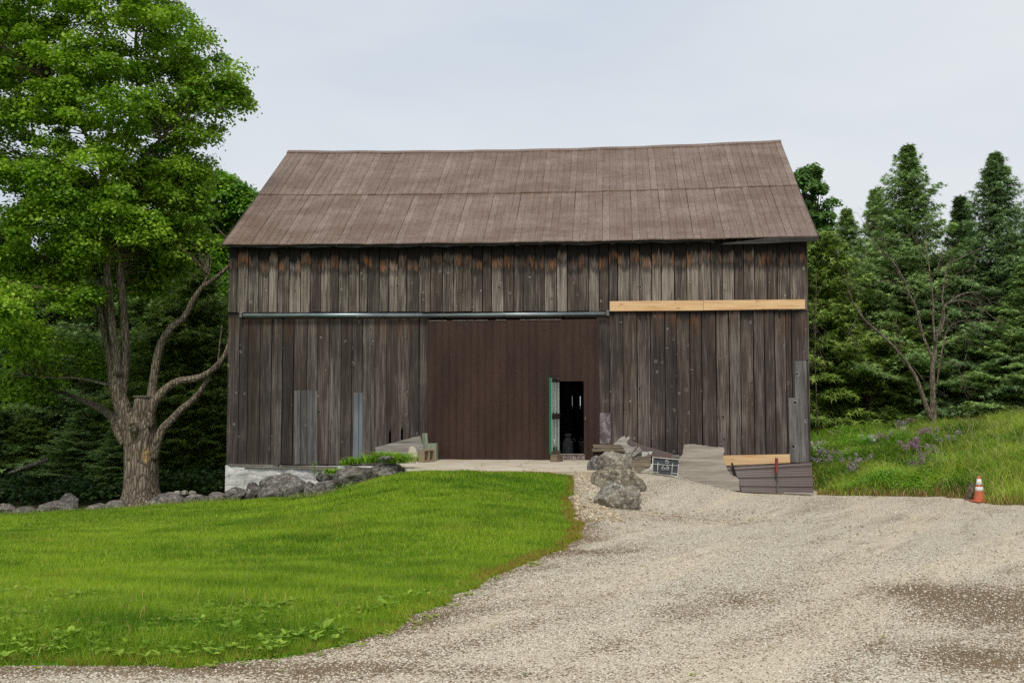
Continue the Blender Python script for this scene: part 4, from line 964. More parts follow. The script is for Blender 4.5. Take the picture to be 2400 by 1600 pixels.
rough_face('foundation', uDR, uWR - 0.02, -1.9, zpx(1700, 1087), 0.0, WHITEWASH, parent=barn)
m = MB(); m.box((uWL, 0.33, -1.9), (uWL + 0.3, DEPTH, -0.21)); m.box((uWR - 0.35, 0.42, -1.9), (uWR - 0.02, DEPTH, -0.21)); m.box((uWL + 0.32, DEPTH - 0.32, -1.9), (uWR - 0.37, DEPTH - 0.01, -0.21)); m.build('side_foundation', WHITEWASH, barn)
for (x0, y0, x1, y1, th, dv) in ((534, 1087, 640, 1089, 3.5, 0), (572, 1092, 730, 1096, 3.2, -0.03), (640, 1089.5, 790, 1093, 3.4, -0.015), (730, 1096.5, 800, 1097, 4.5, -0.05)):
    front_board('sill_beam', [(x0, y0), (x1, y1), (x1, y1 + th), (x0, y0 + th)], -0.15 + dv, 0.06, WOOD_PATCHX, None, (0.3 + rb.random() * 0.4, rb.random(), 0.5, 1))
# ---- concrete apron in front of the door
ap = MB(); ap.cur = (0.5, 0.5, 0.5, 1); U0, U1 = wall(925, 1085)[0], wall(1440, 1085)[0]
d_out = B0.y - 24.35
nx, ny = 40, 26; vs = []
uo0, uo1 = wall(955, 1104, -4.4)[0], wall(1400, 1106, -4.4)[0]
for j in range(ny + 1):
    for i in range(nx + 1):
        k = j / ny; v = -0.02 - 4.42 * k; ua, ub = U0 + (uo0 - U0) * k, U1 + (uo1 - U1) * k; u = ua + (ub - ua) * i / nx
        vs.append((u, v + 0.05 * mn.noise(Vector((u * 2, 0, 0))) * (j == ny), -0.004 - 0.045 * k + 0.006 * mn.noise(Vector((u * 2, v * 2, 0)))))
ap.add(vs, [(j*(nx+1)+i, (j+1)*(nx+1)+i, (j+1)*(nx+1)+i+1, j*(nx+1)+i+1) for j in range(ny) for i in range(nx)], True)
rim = [ny*(nx+1)+i for i in range(nx+1)] 
ap.add([vs[i] for i in rim] + [(vs[i][0], vs[i][1], -0.3) for i in rim], [(i, i+1, nx+1+i+1, nx+1+i) for i in range(nx)])
for c in (0, nx):
    e_ = [j*(nx+1)+c for j in range(ny+1)]; ap.add([vs[i] for i in e_] + [(vs[i][0], vs[i][1], -0.3) for i in e_], [(i, i+1, ny+1+i+1, ny+1+i) for i in range(ny)])
def apron_mat():
    t = NT('apron_concrete', 0.95, 0.15); o = t.tc.outputs['Object']; n = t.noise(o, 1.1, 7, 0.7); f = t.noise(o, 28, 5, 0.7)
    c = t.mix(t.ramp(n, [(0.4, 0.0), (0.62, 1.0)]), srgb(190, 176, 152), srgb(206, 196, 178))
    c = t.mix(t.ramp(f, [(0.55, 0.0), (0.7, 0.55)]), c, srgb(132, 118, 96))
    v = t.voro(t.vmath('ADD', t.mapping(o, (0.7, 0.5, 0)), t.vmath('MULTIPLY', comb(t, n, n, 0.0), (0.5, 0.5, 0))), 1.0, 'DISTANCE_TO_EDGE')
    c = t.mix(t.ramp(v, [(0.0, 0.8), (0.012, 0.0)]), c, srgb(84, 74, 58))
    t.base(c); t.bump(f, 0.5, 0.01); return t.m
o = ap.build('concrete_apron', apron_mat()); o.location = B0; o.rotation_euler = (0, 0, -YAW); meta(o, kind='structure')
# ================================================================ boulders
def rock(label, px0, px1, py0, py1, d, mat, seed, dz=0.9, flat=1.0, group=None, sharp=0.75, sub=5, name='boulder', bury=0.25, tip=0.0, nz=0.16, under=1.0):
    cxp = (px0 + px1) / 2; rw = (px1 - px0) / 2 / F_PX * d; top = at(cxp, py0, d); bot = at(cxp, py1, d - rw * dz * 0.5)
    h = top.z - bot.z; H = h * (1 + bury); ctr = Vector((top.x, d, top.z - H / 2))
    bm = bmesh.new(); bmesh.ops.create_icosphere(bm, subdivisions=sub, radius=1.0)
    r = random.Random(seed); so = Vector((seed * 3.17, seed * 1.3, seed * 7.7))
    planes = []
    for _ in range(13):
        n = Vector((r.gauss(0, 1), r.gauss(0, 1), r.gauss(0, 0.8))).normalized(); planes.append((n, r.uniform(sharp, 1.0)))
    cs = []
    for v in bm.verts:
        p = v.co.copy(); 
        for n, dd in planes:
            t = p.dot(n) - dd
            if t > 0: p -= n * t * 0.9
        q = p * (1 + nz * mn.noise(p * 1.3 + so) + 0.09 * mn.noise(p * 3.1 + so) + 0.035 * abs(mn.noise(p * 5.5 + so)) + 0.012 * mn.noise(p * 14 + so))
        if q.z < 0: k_ = 1 - (1 - under) * min(1, -q.z * 1.6); q.x *= k_; q.y *= k_
        v.co = q
    xs = [v.co.x for v in bm.verts]; zs = [v.co.z for v in bm.verts]; ys = [v.co.y for v in bm.verts]
    sx = 2 * rw / (max(xs) - min(xs)); sz = H / (max(zs) - min(zs)); sy = 2 * rw * dz / (max(ys) - min(ys)); mx_ = (max(xs) + min(xs)) / 2; mz = (max(zs) + min(zs)) / 2
    for v in bm.verts: v.co = Vector(((v.co.x - mx_) * sx, v.co.y * sy, (v.co.z - mz) * sz + tip * (v.co.x - mx_) * sx))
    for f in bm.faces: f.smooth = True
    me = bpy.data.meshes.new(name); bm.to_mesh(me); bm.free(); me.materials.append(mat)
    o = bpy.data.objects.new(name, me); col.objects.link(o); o.location = ctr
    return meta(o, label, 'boulder' if name == 'boulder' else 'rock', group)
def edge_d(px): return float(np.interp(px, [-300, 100, 330, 440, 540, 620, 700, 770, 830, 880, 935], [29.3, 29.3, 29.0, 28.7, 28.0, 27.4, 26.7, 26.0, 25.4, 24.9, 24.4]))
GL = 'boulders edging the lawn in front of the barn'
for i, (lab, x0, x1, y0, y1, off, kw) in enumerate((
    ('long dark furrowed boulder below the daylilies at the left of the apron, right end rounded', 868, 947, 1079, 1124, 0.55, dict(dz=1.1)),
    ('long brown grey boulder bulging in the middle of the row below the daylilies', 783, 892, 1089, 1138, 0.5, dict(dz=0.7)),
    ('rounded brown grey boulder behind the row, against the whitewashed foundation', 742, 800, 1099, 1134, 1.0, dict(dz=0.9)),
    ('biggest grey humped boulder in front of the whitewashed foundation', 604, 716, 1107, 1170, 0.6, dict(dz=0.8)),
    ('dark blocky boulder leaning on the right of the biggest humped boulder', 660, 722, 1119, 1170, 0.25, dict(dz=0.7, sharp=0.65)),
    ('tall narrow brownish boulder just left of the biggest humped boulder', 576, 611, 1128, 1170, 0.4, dict(dz=0.9)),
    ('round dark boulder at the left corner of the whitewashed foundation', 529, 582, 1140, 1172, 0.5, dict(dz=0.9)),
    ('grey rounded boulder just left of the barn corner', 484, 532, 1152, 1184, 0.5, dict(dz=0.9)),
    ('low brown boulder wedged between the dark blocky one and the pale pointed one', 712, 748, 1127, 1164, 0.45, dict(dz=0.8)),
    ('pale pointed triangular boulder in the middle of the row', 733, 778, 1127, 1164, 0.15, dict(dz=0.7, sharp=0.55)),
    ('dark flat faced boulder right of the pale pointed boulder', 762, 814, 1120, 1158, 0.2, dict(dz=0.7, sharp=0.6)),
    ('low dark boulder at the far left edge of the photo', -20, 37, 1179, 1206, 0.4, dict(dz=0.9)),
    ('low two toned boulder, second from the left edge of the photo', 30, 96, 1185, 1210, 0.3, dict(dz=0.7)),
    ('broad olive grey boulder in front of the pointed peak stone', 92, 178, 1172, 1208, 0.3, dict(dz=0.7)),
    ('pointed peak shaped stone standing up behind the broad olive grey boulder', 136, 188, 1154, 1200, 0.9, dict(dz=0.8, sharp=0.55)),
    ('speckled low boulder left of the maple trunk', 202, 258, 1178, 1203, 0.4, dict(dz=0.8)),
    ('dark low boulder touching the left foot of the maple trunk', 245, 306, 1171, 1203, 0.5, dict(dz=0.8)),
    ('long slanting slab like boulder in front of the right foot of the maple trunk', 330, 428, 1156, 1200, 0.35, dict(dz=0.6, sharp=0.6, tip=0.18)),
    ('dark blocky boulder with a white streak between the maple and the barn', 430, 494, 1156, 1188, 0.35, dict(dz=0.8, sharp=0.6)),
    ('weathered grey boulder behind the long slanting slab near the maple', 372, 436, 1152, 1182, 0.9, dict(dz=0.7)))):
    d = edge_d((x0 + x1) / 2) + off + 0.25
    rock(lab, x0, x1, y0, y1, d, ROCK_D, 30 + i, group=GL, **kw)
rock('thin flat stone lying on the long dark boulder under the daylilies', 886, 928, 1067, 1079, 25.1, ROCK_D, 71, dz=0.7, sharp=0.5, bury=0.0, name='flat_stone', sub=4)
for i, (x, y, lab) in enumerate(((415, 1152, 'small brown rubble stone leftmost on the wall right of the maple'), (433, 1151, 'small rust brown rubble stone in the middle on the wall right of the maple'), (452, 1152, 'small tan rubble stone rightmost on the wall right of the maple'))):
    rock(lab, x - 9, x + 9, y - 3, y + 9, 29.9, ROCK_L, 80 + i, dz=0.9, name='rubble_stone', sub=3)
GR = 'lichened limestone boulders at the right of the apron'
rock('front pale lichened boulder, lowest of the pile beside the gravel', 1391, 1503, 1127, 1184, 22.3, ROCK_L, 142, dz=0.6, group=GR, sharp=0.6, bury=0.6, sub=6, nz=0.10)
rock('widest arching boulder behind the front one in the pile beside the gravel', 1380, 1515, 1091, 1165, 23.8, ROCK_M, 133, dz=0.55, group=GR, sharp=0.78, bury=0.35, sub=6, nz=0.08, under=0.85)
rock('upright hunched boulder on top of the pile beside the gravel', 1403, 1484, 1056, 1118, 25.0, ROCK_L, 119, dz=0.6, group=GR, sharp=0.62, sub=6, nz=0.10, under=0.9, bury=0.3)
rock('darker boulder at the left of the pile, next to the apron', 1376, 1412, 1066, 1122, 24.8, ROCK_D, 104, dz=0.9, group=GR, sub=5)
# ================================================================ leftovers against the wall
def lean_poly(name, pix, v0, z0, slope_, th, mat, label, cat, group=None, tone=(0.5, 0.3, 0, 1), parent=None, bevel=0.004, warp=0.0, jag=0):
    """a sheet of thickness th whose outline is given in photo pixels, on the barn-frame plane v = v0 + (z - z0)*slope_"""
    P = []
    n0 = len(pix); pp = []
    for i in range(n0):
        a, b = pix[i], pix[(i+1) % n0]; pp.append(a)
        L_ = math.hypot(a[0]-b[0], a[1]-b[1])
        if jag and L_ > 6:
            k = int(L_ / 4)
            for q in range(1, k): t = q / k; pp.append((a[0]+(b[0]-a[0])*t + random.uniform(-jag, jag), a[1]+(b[1]-a[1])*t + random.uniform(-jag, jag)))
    for (x, y) in pp:
        v = v0
        for _ in range(6): u, z = wall(x, y, v); v = v0 + (z - z0) * slope_
        P.append(Vector((u, v, z)))
    c = sum(P, Vector()) / len(P); zb = min(p.z for p in P); c.z = zb
    m = MB(); m.cur = tone; Q = [p - c for p in P]
    m.prism([(p.x, p.y + warp * mn.noise(Vector((p.x * 3, p.z * 3, 1))), p.z) for p in Q], [(p.x, p.y + th, p.z) for p in Q])
    o = m.build(name, mat, parent, bevel=bevel)
    if parent is None: o.location = L2W(*c); o.rotation_euler = (0, 0, -YAW); meta(o, label, cat, group)
    return o, c
gzl = lambda u, v: gz(*L2W(u, v, 0)[:2])
PLY = [(1603, 1041), (1621, 1040), (1640, 1042), (1656, 1044), (1675, 1047), (1697, 1048), (1698, 1058), (1695, 1066), (1696, 1077), (1702, 1092), (1705, 1103), (1715, 1113), (1724, 1116), (1731, 1122), (1735, 1149), (1716, 1149), (1697, 1147), (1661, 1140), (1641, 1131), (1615, 1123), (1592, 1118), (1589, 1108), (1592, 1092), (1590, 1077), (1594, 1070), (1600, 1064), (1601, 1054)]
lean_poly('weathered_sheet', PLY, -1.25, -0.6, 0.55, 0.03, PLYWOOD, 'large ragged edged silvery plywood sheet leaning at the foot of the wall', 'plywood sheet', tone=(0.8, 0.33, 0.1, 1), jag=0.8, bevel=0)
# leaning brown ribbed sheet
c4 = [(1702, 1095), (1902, 1083), (1907.5, 1157), (1738, 1151)]
vb, vt = -1.05, -0.75
A_ = [(*wall(*c4[0], vt), vt), (*wall(*c4[1], vt), vt), (*wall(*c4[2], vb), vb), (*wall(*c4[3], vb), vb)]
A_ = [Vector((u, v, z)) for (u, z, v) in A_]; org = Vector(((A_[2].x + A_[3].x) / 2, vb, min(A_[2].z, A_[3].z)))
m = MB(); m.cur = (0.5, 0.5, 0, 1); rows = []
for j in range(0, 97):
    t_ = j / 96; L_ = A_[0].lerp(A_[3], t_); Rr = A_[1].lerp(A_[2], t_); ph = (t_ * 3.0 + 0.72) % 1.0
    off = 0.028 if ph < 0.06 else (0.006 if (ph * 4) % 1 < 0.12 else 0.0); rows.append([L_ + (Rr - L_) * k - org + Vector((0, -off, 0)) for k in (0, 0.25, 0.5, 0.75, 1)])
vs = [p for r_ in rows for p in r_]; m.add(vs, [(j*5+k, j*5+k+1, (j+1)*5+k+1, (j+1)*5+k) for j in range(96) for k in range(4)])
o = m.build('metal_sheet', SHEETMETAL); o.location = L2W(*org); o.rotation_euler = (0, 0, -YAW); md = o.modifiers.new('solid', 'SOLIDIFY'); md.thickness = 0.004; md.offset = -1
meta(o, 'brown ribbed metal sheet leaning sideways against the right corner of the barn', 'metal sheet')
def stick(name, p0, p1, v0, v1, r, mat, label, cat, flatf=None, tone=(0.5, 0.5, 0, 1), split_=None):
    a = Vector((*wall(*p0, v0), v0)); a = Vector((a.x, a.z, a.y)); b = Vector((*wall(*p1, v1), v1)); b = Vector((b.x, b.z, b.y)); d = (b - a)
    m = MB(); m.cur = tone; side = d.cross(Vector((0, 1, 0))).normalized() * r; dep = Vector((0, r * 0.7, 0))
    q = lambda p: [p - side - dep, p + side - dep, p + side + dep, p - side + dep]
    m.hexa([x - a for x in q(a)], [x - a for x in q(b)]); o = m.build(name, mat, bevel=0.004); o.location = L2W(*a); o.rotation_euler = (0, 0, -YAW); return meta(o, label, cat)
stick('stake', (1736, 1152), (1715, 1084), -1.12, -0.85, 0.025, DARKWOOD, 'dark grey stake leaning between the plywood sheet and the brown metal sheet', 'stake')
st = stick('stake', (1822, 1156), (1822, 1073), -1.12, -0.95, 0.02, WOOD_PATCH, 'thin upright stake with a red top in front of the brown metal sheet', 'stake')
RED_P = plain('faded_red_paint', srgb(142, 58, 52), 0.7)
a = wall(1822, 1108, -1.0); b = wall(1822, 1072.5, -1.0); m = MB()
bb = wall(1822, 1156, -1.12); zz0, zz1 = a[1] - bb[1], b[1] - bb[1]; m.box((-0.0235, 0.055, zz0), (0.0235, 0.175, zz1)); m.build('red_tip', RED_P, st, bevel=0.002)
lean_poly('pale_batten', [(1838, 1153), (1908, 1155), (1908, 1158.5), (1838, 1156.5)], -1.2, -0.8, 0.0, 0.06, WOOD_PATCHX, 'pale batten lying on the gravel under the brown metal sheet', 'batten', tone=(0.9, 0.3, 0, 1))
# pile between the boulders and the plywood
lean_poly('brown_sheet', [(1469, 1030), (1487, 1036), (1506, 1043), (1540, 1053), (1577, 1063), (1574, 1070), (1557, 1069), (1534, 1072), (1502, 1064), (1480, 1052)], -1.5, 0.0, 0.2, 0.008, SHEETMETAL, 'brown metal offcut with a folded edge sloping down behind the scrap pile', 'metal sheet', tone=(0.4, 0.5, 0, 1))
lean_poly('peeled_sheet', [(1430, 1052), (1438, 1042), (1448, 1031), (1457, 1022.5), (1465, 1021), (1467, 1028), (1474, 1021), (1476, 1026), (1470, 1032), (1471, 1040), (1477, 1045), (1484, 1047), (1493, 1044), (1487, 1053), (1478, 1066), (1462, 1062), (1440, 1060)], -1.9, 0.0, 0.3, 0.015, WOOD_PATCHX, 'pale peeling bent sheet rising to a torn peak above the boulders', 'sheet', tone=(1.0, 0.6, 0, 1), jag=0.7, warp=0.08, bevel=0)
o1, c1 = lean_poly('old_beam', [(1389, 1042), (1455, 1042.5), (1462, 1050), (1392, 1050.5)], -2.0, 0.0, 0.0, 0.22, WOOD_BROWNX, 'cracked grey beam lying level behind the boulders, uppermost of two', 'beam', tone=(0.9, 0.2, 0, 1), jag=0.5, bevel=0.01)
lean_poly('old_beam', [(1387, 1052), (1458, 1051.5), (1466, 1058), (1388, 1058)], -2.1, 0.0, 0.0, 0.28, WOOD_BROWNX, 'cracked grey beam lying level behind the boulders, lower of two', 'beam', tone=(0.75, 0.8, 0, 1), jag=0.5, bevel=0.01)
lean_poly('dark_crate', [(1391, 1060), (1432, 1059), (1432, 1078), (1391, 1078)], -1.95, 0.0, 0.0, 0.5, DARKWOOD, 'dark wooden crate under the old beams beside the sliding door', 'crate')
lean_poly('splintered_plank', [(1481, 1080), (1500, 1071), (1513, 1068), (1524, 1064), (1526, 1078), (1525, 1093), (1512, 1099), (1499, 1107), (1490, 1104), (1483, 1094)], -2.35, 0.0, 0.35, 0.04, WOOD_BROWNX, 'broad splintered tan grey plank slanting down in the scrap pile', 'plank', tone=(0.85, 0.5, 0.3, 1), jag=0.6, warp=0.03, bevel=0)
lean_poly('grey_plank', [(1465, 1062), (1484, 1058), (1506, 1072), (1523, 1096), (1512, 1100), (1478, 1082)], -2.1, 0.0, 0.1, 0.03, WOOD_PATCHX, 'grey plank half hidden under the splintered plank', 'plank', tone=(0.35, 0.2, 0, 1))
for i, (q, lab) in enumerate((([(1480, 1066), (1502, 1051), (1505, 1055), (1484, 1071)], 'thin grey slat tilted up, lower of three in the scrap pile'), ([(1484, 1062), (1498, 1046), (1501, 1049), (1487, 1066)], 'thin grey slat tilted up steeply in the scrap pile'), ([(1480, 1060.5), (1503, 1061), (1503, 1064), (1480, 1063.5)], 'thin level grey slat in the scrap pile'))):
    lean_poly('thin_slat', q, -2.15 + 0.04 * i, 0.0, 0.1, 0.02, WOOD_PATCHX, lab, 'slat', tone=(0.8, 0.3 * i, 0, 1))
lean_poly('green_board', [(1478, 1062), (1503, 1063), (1506, 1076), (1490, 1080), (1476, 1073)], -2.05, 0.0, 0.1, 0.03, GREENWOOD, 'small green grey board in the middle of the scrap pile', 'board')
lean_poly('white_offcut', [(1504, 1058), (1519, 1058.5), (1517, 1070), (1505, 1076)], -2.2, 0.0, 0.1, 0.02, WORNWHITE, 'small white panel standing up in the scrap pile', 'panel')
lean_poly('white_rag', [(1519, 1058), (1526, 1057), (1530, 1059), (1525, 1066), (1521, 1064)], -2.25, 0.0, 0.1, 0.015, WORNWHITE, 'crumpled white scrap beside the small white panel', 'scrap', jag=0.6)
lean_poly('torn_brown_flap', [(1532, 1064), (1550, 1067), (1577, 1063), (1574, 1071), (1562, 1077), (1550, 1080), (1543, 1074)], -2.3, 0.0, 0.2, 0.006, plain('brown_flap', srgb(104, 78, 74), 0.6), 'torn reddish brown flap hanging over the iron grille', 'scrap', jag=0.4)
for i, (y, lab) in enumerate(((1067, 'uppermost'), (1070.5, 'middle'), (1074, 'lowest'))):
    lean_poly('grey_lath', [(1571, y), (1593, y + 0.5), (1593, y + 2.3), (1571, y + 1.8)], -2.0, 0.0, 0.0, 0.35, WOOD_PATCHX, 'grey lath behind the left edge of the plywood sheet, %s of three' % lab, 'lath', tone=(0.6, 0.2 * i, 0, 1))
# ornamental iron grille on a dark panel
IRON = plain('dark_panel', srgb(58, 62, 66), 0.6); WIRE = plain('white_iron', srgb(196, 196, 190), 0.6)
gp0 = [(1529, 1071), (1590, 1076), (1587, 1114.5), (1529, 1108)]
gr, gc = lean_poly('iron_grille', gp0, -2.45, 0.0, 0.25, 0.03, IRON, 'dark panel with white wrought iron scrollwork leaning on the scrap pile', 'grille')
def gpt(x, y):
    v = -2.45
    for _ in range(6): u, z = wall(x, y, v); v = -2.45 + z * 0.25
    return Vector((u, v - 0.03, z)) - gc
def wire(pts, r=0.008, name='bar'):
    m = MB(); m.tube([gpt(*p) for p in pts], r, 5); return m.build(name, WIRE, gr)
wire([(1530, 1087), (1560, 1089), (1590, 1091)]); wire([(1542, 1083), (1541, 1110)]); wire([(1576, 1085), (1574, 1114)]); wire([(1530, 1105), (1544, 1107)]); wire([(1572, 1108), (1590, 1110)]); wire([(1530, 1071), (1529.5, 1108)], 0.012); wire([(1530, 1071), (1590, 1076.5)], 0.012)
def scroll(cx, cy, s, r0=5.0):
    return [(cx + s * r0 * (1 - t / 9.5) * math.cos(math.pi / 2 + t * 1.15), cy - r0 * (1 - t / 9.5) * math.sin(math.pi / 2 + t * 1.15)) for t in range(0, 8)]
for cx, cy, s in ((1555, 1097, 1), (1563, 1097, -1), (1564, 1082, 1)): wire(scroll(cx, cy, s, 5.5), 0.008, 'scroll')
# ---- left of the door
lean_poly('slanted_board', [(879, 1048), (985, 1020), (993, 1050), (988, 1056), (960, 1074), (888, 1082)], -0.62, 0.0, 0.45, 0.035, WOOD_PATCHX, 'wide grey plywood board tilted behind the daylilies', 'board', tone=(0.45, 0.1, 0, 1))
lean_poly('green_post', [(988.5, 1015), (1001, 1015), (1004, 1060), (992, 1060)], -0.45, 0.0, 0.05, 0.1, GREENWOOD, 'short grey green post standing behind the cinder block', 'post', tone=(0.6, 0.2, 0, 1))
gb, c_ = lean_poly('green_cabinet', [(1003, 1039), (1022, 1039), (1022.5, 1079), (1004, 1076)], -0.72, 0.0, 0.0, 0.32, GREENWOOD, 'pale green peeling wooden box beside the big sliding door', 'box', tone=(0.9, 0.7, 0, 1))
lean_poly('stone_slab', [(956, 1071), (957, 1058), (960, 1047), (964, 1045), (970, 1047), (974, 1052), (978, 1061), (979.5, 1070)], -0.95, 0.0, 0.15, 0.06, CONCRETE, 'rounded tan stone slab standing on a timber offcut', 'slab', bevel=0.012)
lean_poly('timber_offcut', [(953, 1071), (979, 1070.5), (979, 1084), (953, 1084)], -1.15, 0.0, 0.0, 0.3, WOOD_BROWNX, 'short stacked timber offcut under the stone slab', 'timber', tone=(1.0, 0.3, 0, 1), bevel=0.01)
# cinder block, end on, with two holes through its side
bu_, bz_ = wall(979.5, 1084, -1.25); BLK = plain('cinder_block', srgb(150, 132, 108), 0.95, 0.15, 20, 0.2, 0.6); m = MB()
Lb, Hb, Wb = 0.42, 0.33, 0.2; t_ = 0.04                # x width, z height, y length
for y0, y1 in ((0, 0.045), (0.19, 0.23), (0.375, 0.42)): m.box((0, y0, 0.0), (0.2, y1, Hb))
m.box((0, 0.0451, Hb - 0.045), (0.2, 0.3749, Hb - 0.001)); m.box((0, 0.0451, 0.001), (0.2, 0.3749, 0.04))
o = m.build('cinder_block', BLK, bevel=0.006); o.location = L2W(bu_ + 0.02, -1.3, -0.012); o.rotation_euler = (0, 0, -YAW - 0.62); meta(o, 'tan cinder block on its side on the apron with two dark holes', 'cinder block')
# block of wood propping the walk door
bu_, _ = wall(1300, 1084, -0.9); m = MB(); m.cur = (0.95, 0.4, 0.6, 1); m.box((-0.1, -0.16, 0), (0.1, 0.16, 0.19)); o = m.build('wood_block', WOOD_BROWNX, bevel=0.006)
o.location = L2W(wall(1304.5, 1083, -0.88)[0], -0.85, -0.012); o.rotation_euler = (0, 0, -YAW - 0.5); meta(o, 'squared wood block on the apron holding the walk door open', 'wood block')
# ================================================================ traffic cone and post beside it
def lathe(mb, prof, seg=32, off=(0, 0, 0), smooth=True):
    vs = [(off[0] + r * math.cos(2*math.pi*k/seg), off[1] + r * math.sin(2*math.pi*k/seg), off[2] + z) for r, z in prof for k in range(seg)]
    mb.add(vs, [(i*seg+k, i*seg+(k+1) % seg, (i+1)*seg+(k+1) % seg, (i+1)*seg+k) for i in range(len(prof)-1) for k in range(seg)], smooth)
cb = at(2296, 1176, 25.9); cz = gz(cb.x, cb.y)
cone = empty('traffic_cone', (cb.x, cb.y, cz), 'faded orange traffic cone with two white bands at the foot of the grassy bank', 'traffic cone', rz=0.3)
ch = at(2296, 1115, 25.9).z - cz
def cr(z): return 0.145 - (0.145 - 0.034) * (z / ch)
def cone_mat():
    t = NT('faded_orange_plastic', 0.55, 0.4); o = t.tc.outputs['Object']; n = t.noise(o, 9, 5, 0.7); t.base(t.mix(t.ramp(n, [(0.4, 0.0), (0.7, 1.0)]), srgb(204, 108, 74), srgb(178, 98, 76))); return t.m
ORANGE = cone_mat(); WBAND = plain('white_band', srgb(232, 230, 226), 0.5, 0.4, 12, 0.05, 0.05)
m = MB(); lathe(m, [(cr(z), z) for z in (0.02, ch*0.25, ch*0.5, ch*0.75, ch*0.985)] + [(0.027, ch), (0.02, ch - 0.01), (0.02, ch - 0.1)]); m.build('cone_body', ORANGE, cone)
m = MB(); m.box((-0.18, -0.18, -0.01), (0.18, 0.18, 0.025)); m.build('cone_base', ORANGE, cone, bevel=0.012)
for a_, b_ in ((0.655, 0.885), (0.42, 0.575)):
    m = MB(); lathe(m, [(cr(ch*a_) + 0.0005, ch*a_), (cr(ch*a_) + 0.004, ch*a_ + 0.002), (cr(ch*b_) + 0.004, ch*b_ - 0.002), (cr(ch*b_) + 0.0005, ch*b_)]); m.build('white_band', WBAND, cone)
p = at(2268, 1172, 26.15); p.z = gz(p.x, p.y); top = at(2280, 1136, 26.3); m = MB(); m.tube([(0, 0, -0.1), ((top.x - p.x) * 0.55, 0.1, (top.z - p.z) * 0.55), (top.x - p.x, 0.2, top.z - p.z)], [0.085, 0.08, 0.075], 10, wob=0.12)
BARKG = bark_mat('old_post_wood', srgb(96, 84, 70), srgb(150, 136, 116)); o = m.build('leaning_post', BARKG); o.location = p; meta(o, 'short grey wooden post leaning behind the traffic cone', 'post')
# slab of concrete poking out of the bank, fallen poles beside the barn, pole in the left woods
p0 = G(2098, 1126, 24); m = MB(); m.cur = (0.6, 0.4, 0.5, 1); m.box((-0.32, -0.3, 0.0), (0.32, 0.35, 0.07)); o = m.build('stone_ledge', WOOD_BROWNX, bevel=0.01); o.location = p0 + Vector((0, 0, 0.14)); o.rotation_euler = (0.1, 0.08, 0.1); meta(o, 'weathered slab jutting from the grassy bank below the purple flowers', 'slab')
PALE = bark_mat('peeled_pole', srgb(130, 120, 104), srgb(190, 180, 162))
for (a_, b_, r_, lab) in (((1895, 1038, 34), (1945, 1040, 35), 0.028, 'thin pale fallen pole sticking out behind the barn corner, upper one'), ((1890, 1044, 34), (1928, 1050, 34.5), 0.05, 'thicker pale fallen pole sticking out behind the barn corner, lower one'), ((1920, 1028, 34.6), (1941, 1040, 34.8), 0.02, 'short pale branch slanting onto the fallen poles behind the barn')):
    A1, B1 = at(*a_), at(*b_); m = MB(); m.tube([A1 - A1, (B1 - A1) * 0.5 + Vector((0, 0, 0.03)), B1 - A1], [r_, r_ * 0.9, r_ * 0.7], 7, wob=0.1); o = m.build('fallen_pole', PALE); o.location = A1; meta(o, lab, 'pole')
A1, B1 = at(20, 1108, 33), at(112, 1077, 34); m = MB(); m.tube([(0, 0, 0), (B1 - A1) * 0.5, B1 - A1], [0.035, 0.06, 0.075], 8, wob=0.1); o = m.build('fallen_pole', PALE); o.location = A1; meta(o, 'pale fallen pole slanting in the dark woods at the far left', 'pole')
# stacked boards in the dark under the trees
stack = empty('lumber_stack', at(38, 1180, 36), 'stack of old boards in the dark under the spruces at the far left', 'lumber stack')
zb_ = at(38, 1182, 36).z; stack.location.z = zb_
for k in range(7):
    m = MB(); m.cur = (random.random(), random.random(), 0, 1); w = random.uniform(0.22, 0.3); m.box((-w, -0.3, k * 0.085), (w, 0.3, k * 0.085 + 0.06)); m.build('board', WOOD_BROWNX, stack)
# pale jug and bucket standing inside the doorway
JUG = plain('white_plastic', srgb(150, 150, 148), 0.5)
u, _ = wall(1331, 1060, 2.2); j = empty('milk_can', L2W(u, 2.2, 0), 'pale shouldered can standing in the dark just inside the doorway', 'can', rz=-YAW)
m = MB(); lathe(m, [(0.0, 0.0), (0.17, 0.0), (0.175, 0.05), (0.165, 0.34), (0.15, 0.42), (0.09, 0.5), (0.08, 0.56), (0.0, 0.56)], 24); m.build('body', JUG, j)
m = MB(); lathe(m, [(0.0, 0.56), (0.11, 0.562), (0.11, 0.64), (0.0, 0.65)], 20); m.build('lid', JUG, j); m = MB(); m.tube([(0.15, 0, 0.4), (0.22, 0, 0.44), (0.21, 0, 0.5), (0.13, 0, 0.47)], 0.012, 6); m.build('handle', JUG, j)
u, _ = wall(1370, 1060, 1.8); j = empty('bucket', L2W(u, 1.8, 0), 'white bucket half hidden behind the right side of the doorway', 'bucket', rz=-YAW)
m = MB(); lathe(m, [(0.0, 0.0), (0.13, 0.0), (0.16, 0.40), (0.17, 0.40), (0.17, 0.43), (0.155, 0.43), (0.125, 0.02), (0.0, 0.02)], 24); m.build('bucket_body', JUG, j); m = MB(); m.tube([(-0.17, 0, 0.4), (-0.12, 0.03, 0.5), (0, 0.05, 0.54), (0.12, 0.03, 0.5), (0.17, 0, 0.4)], 0.005, 5); m.build('handle', GALV, j)
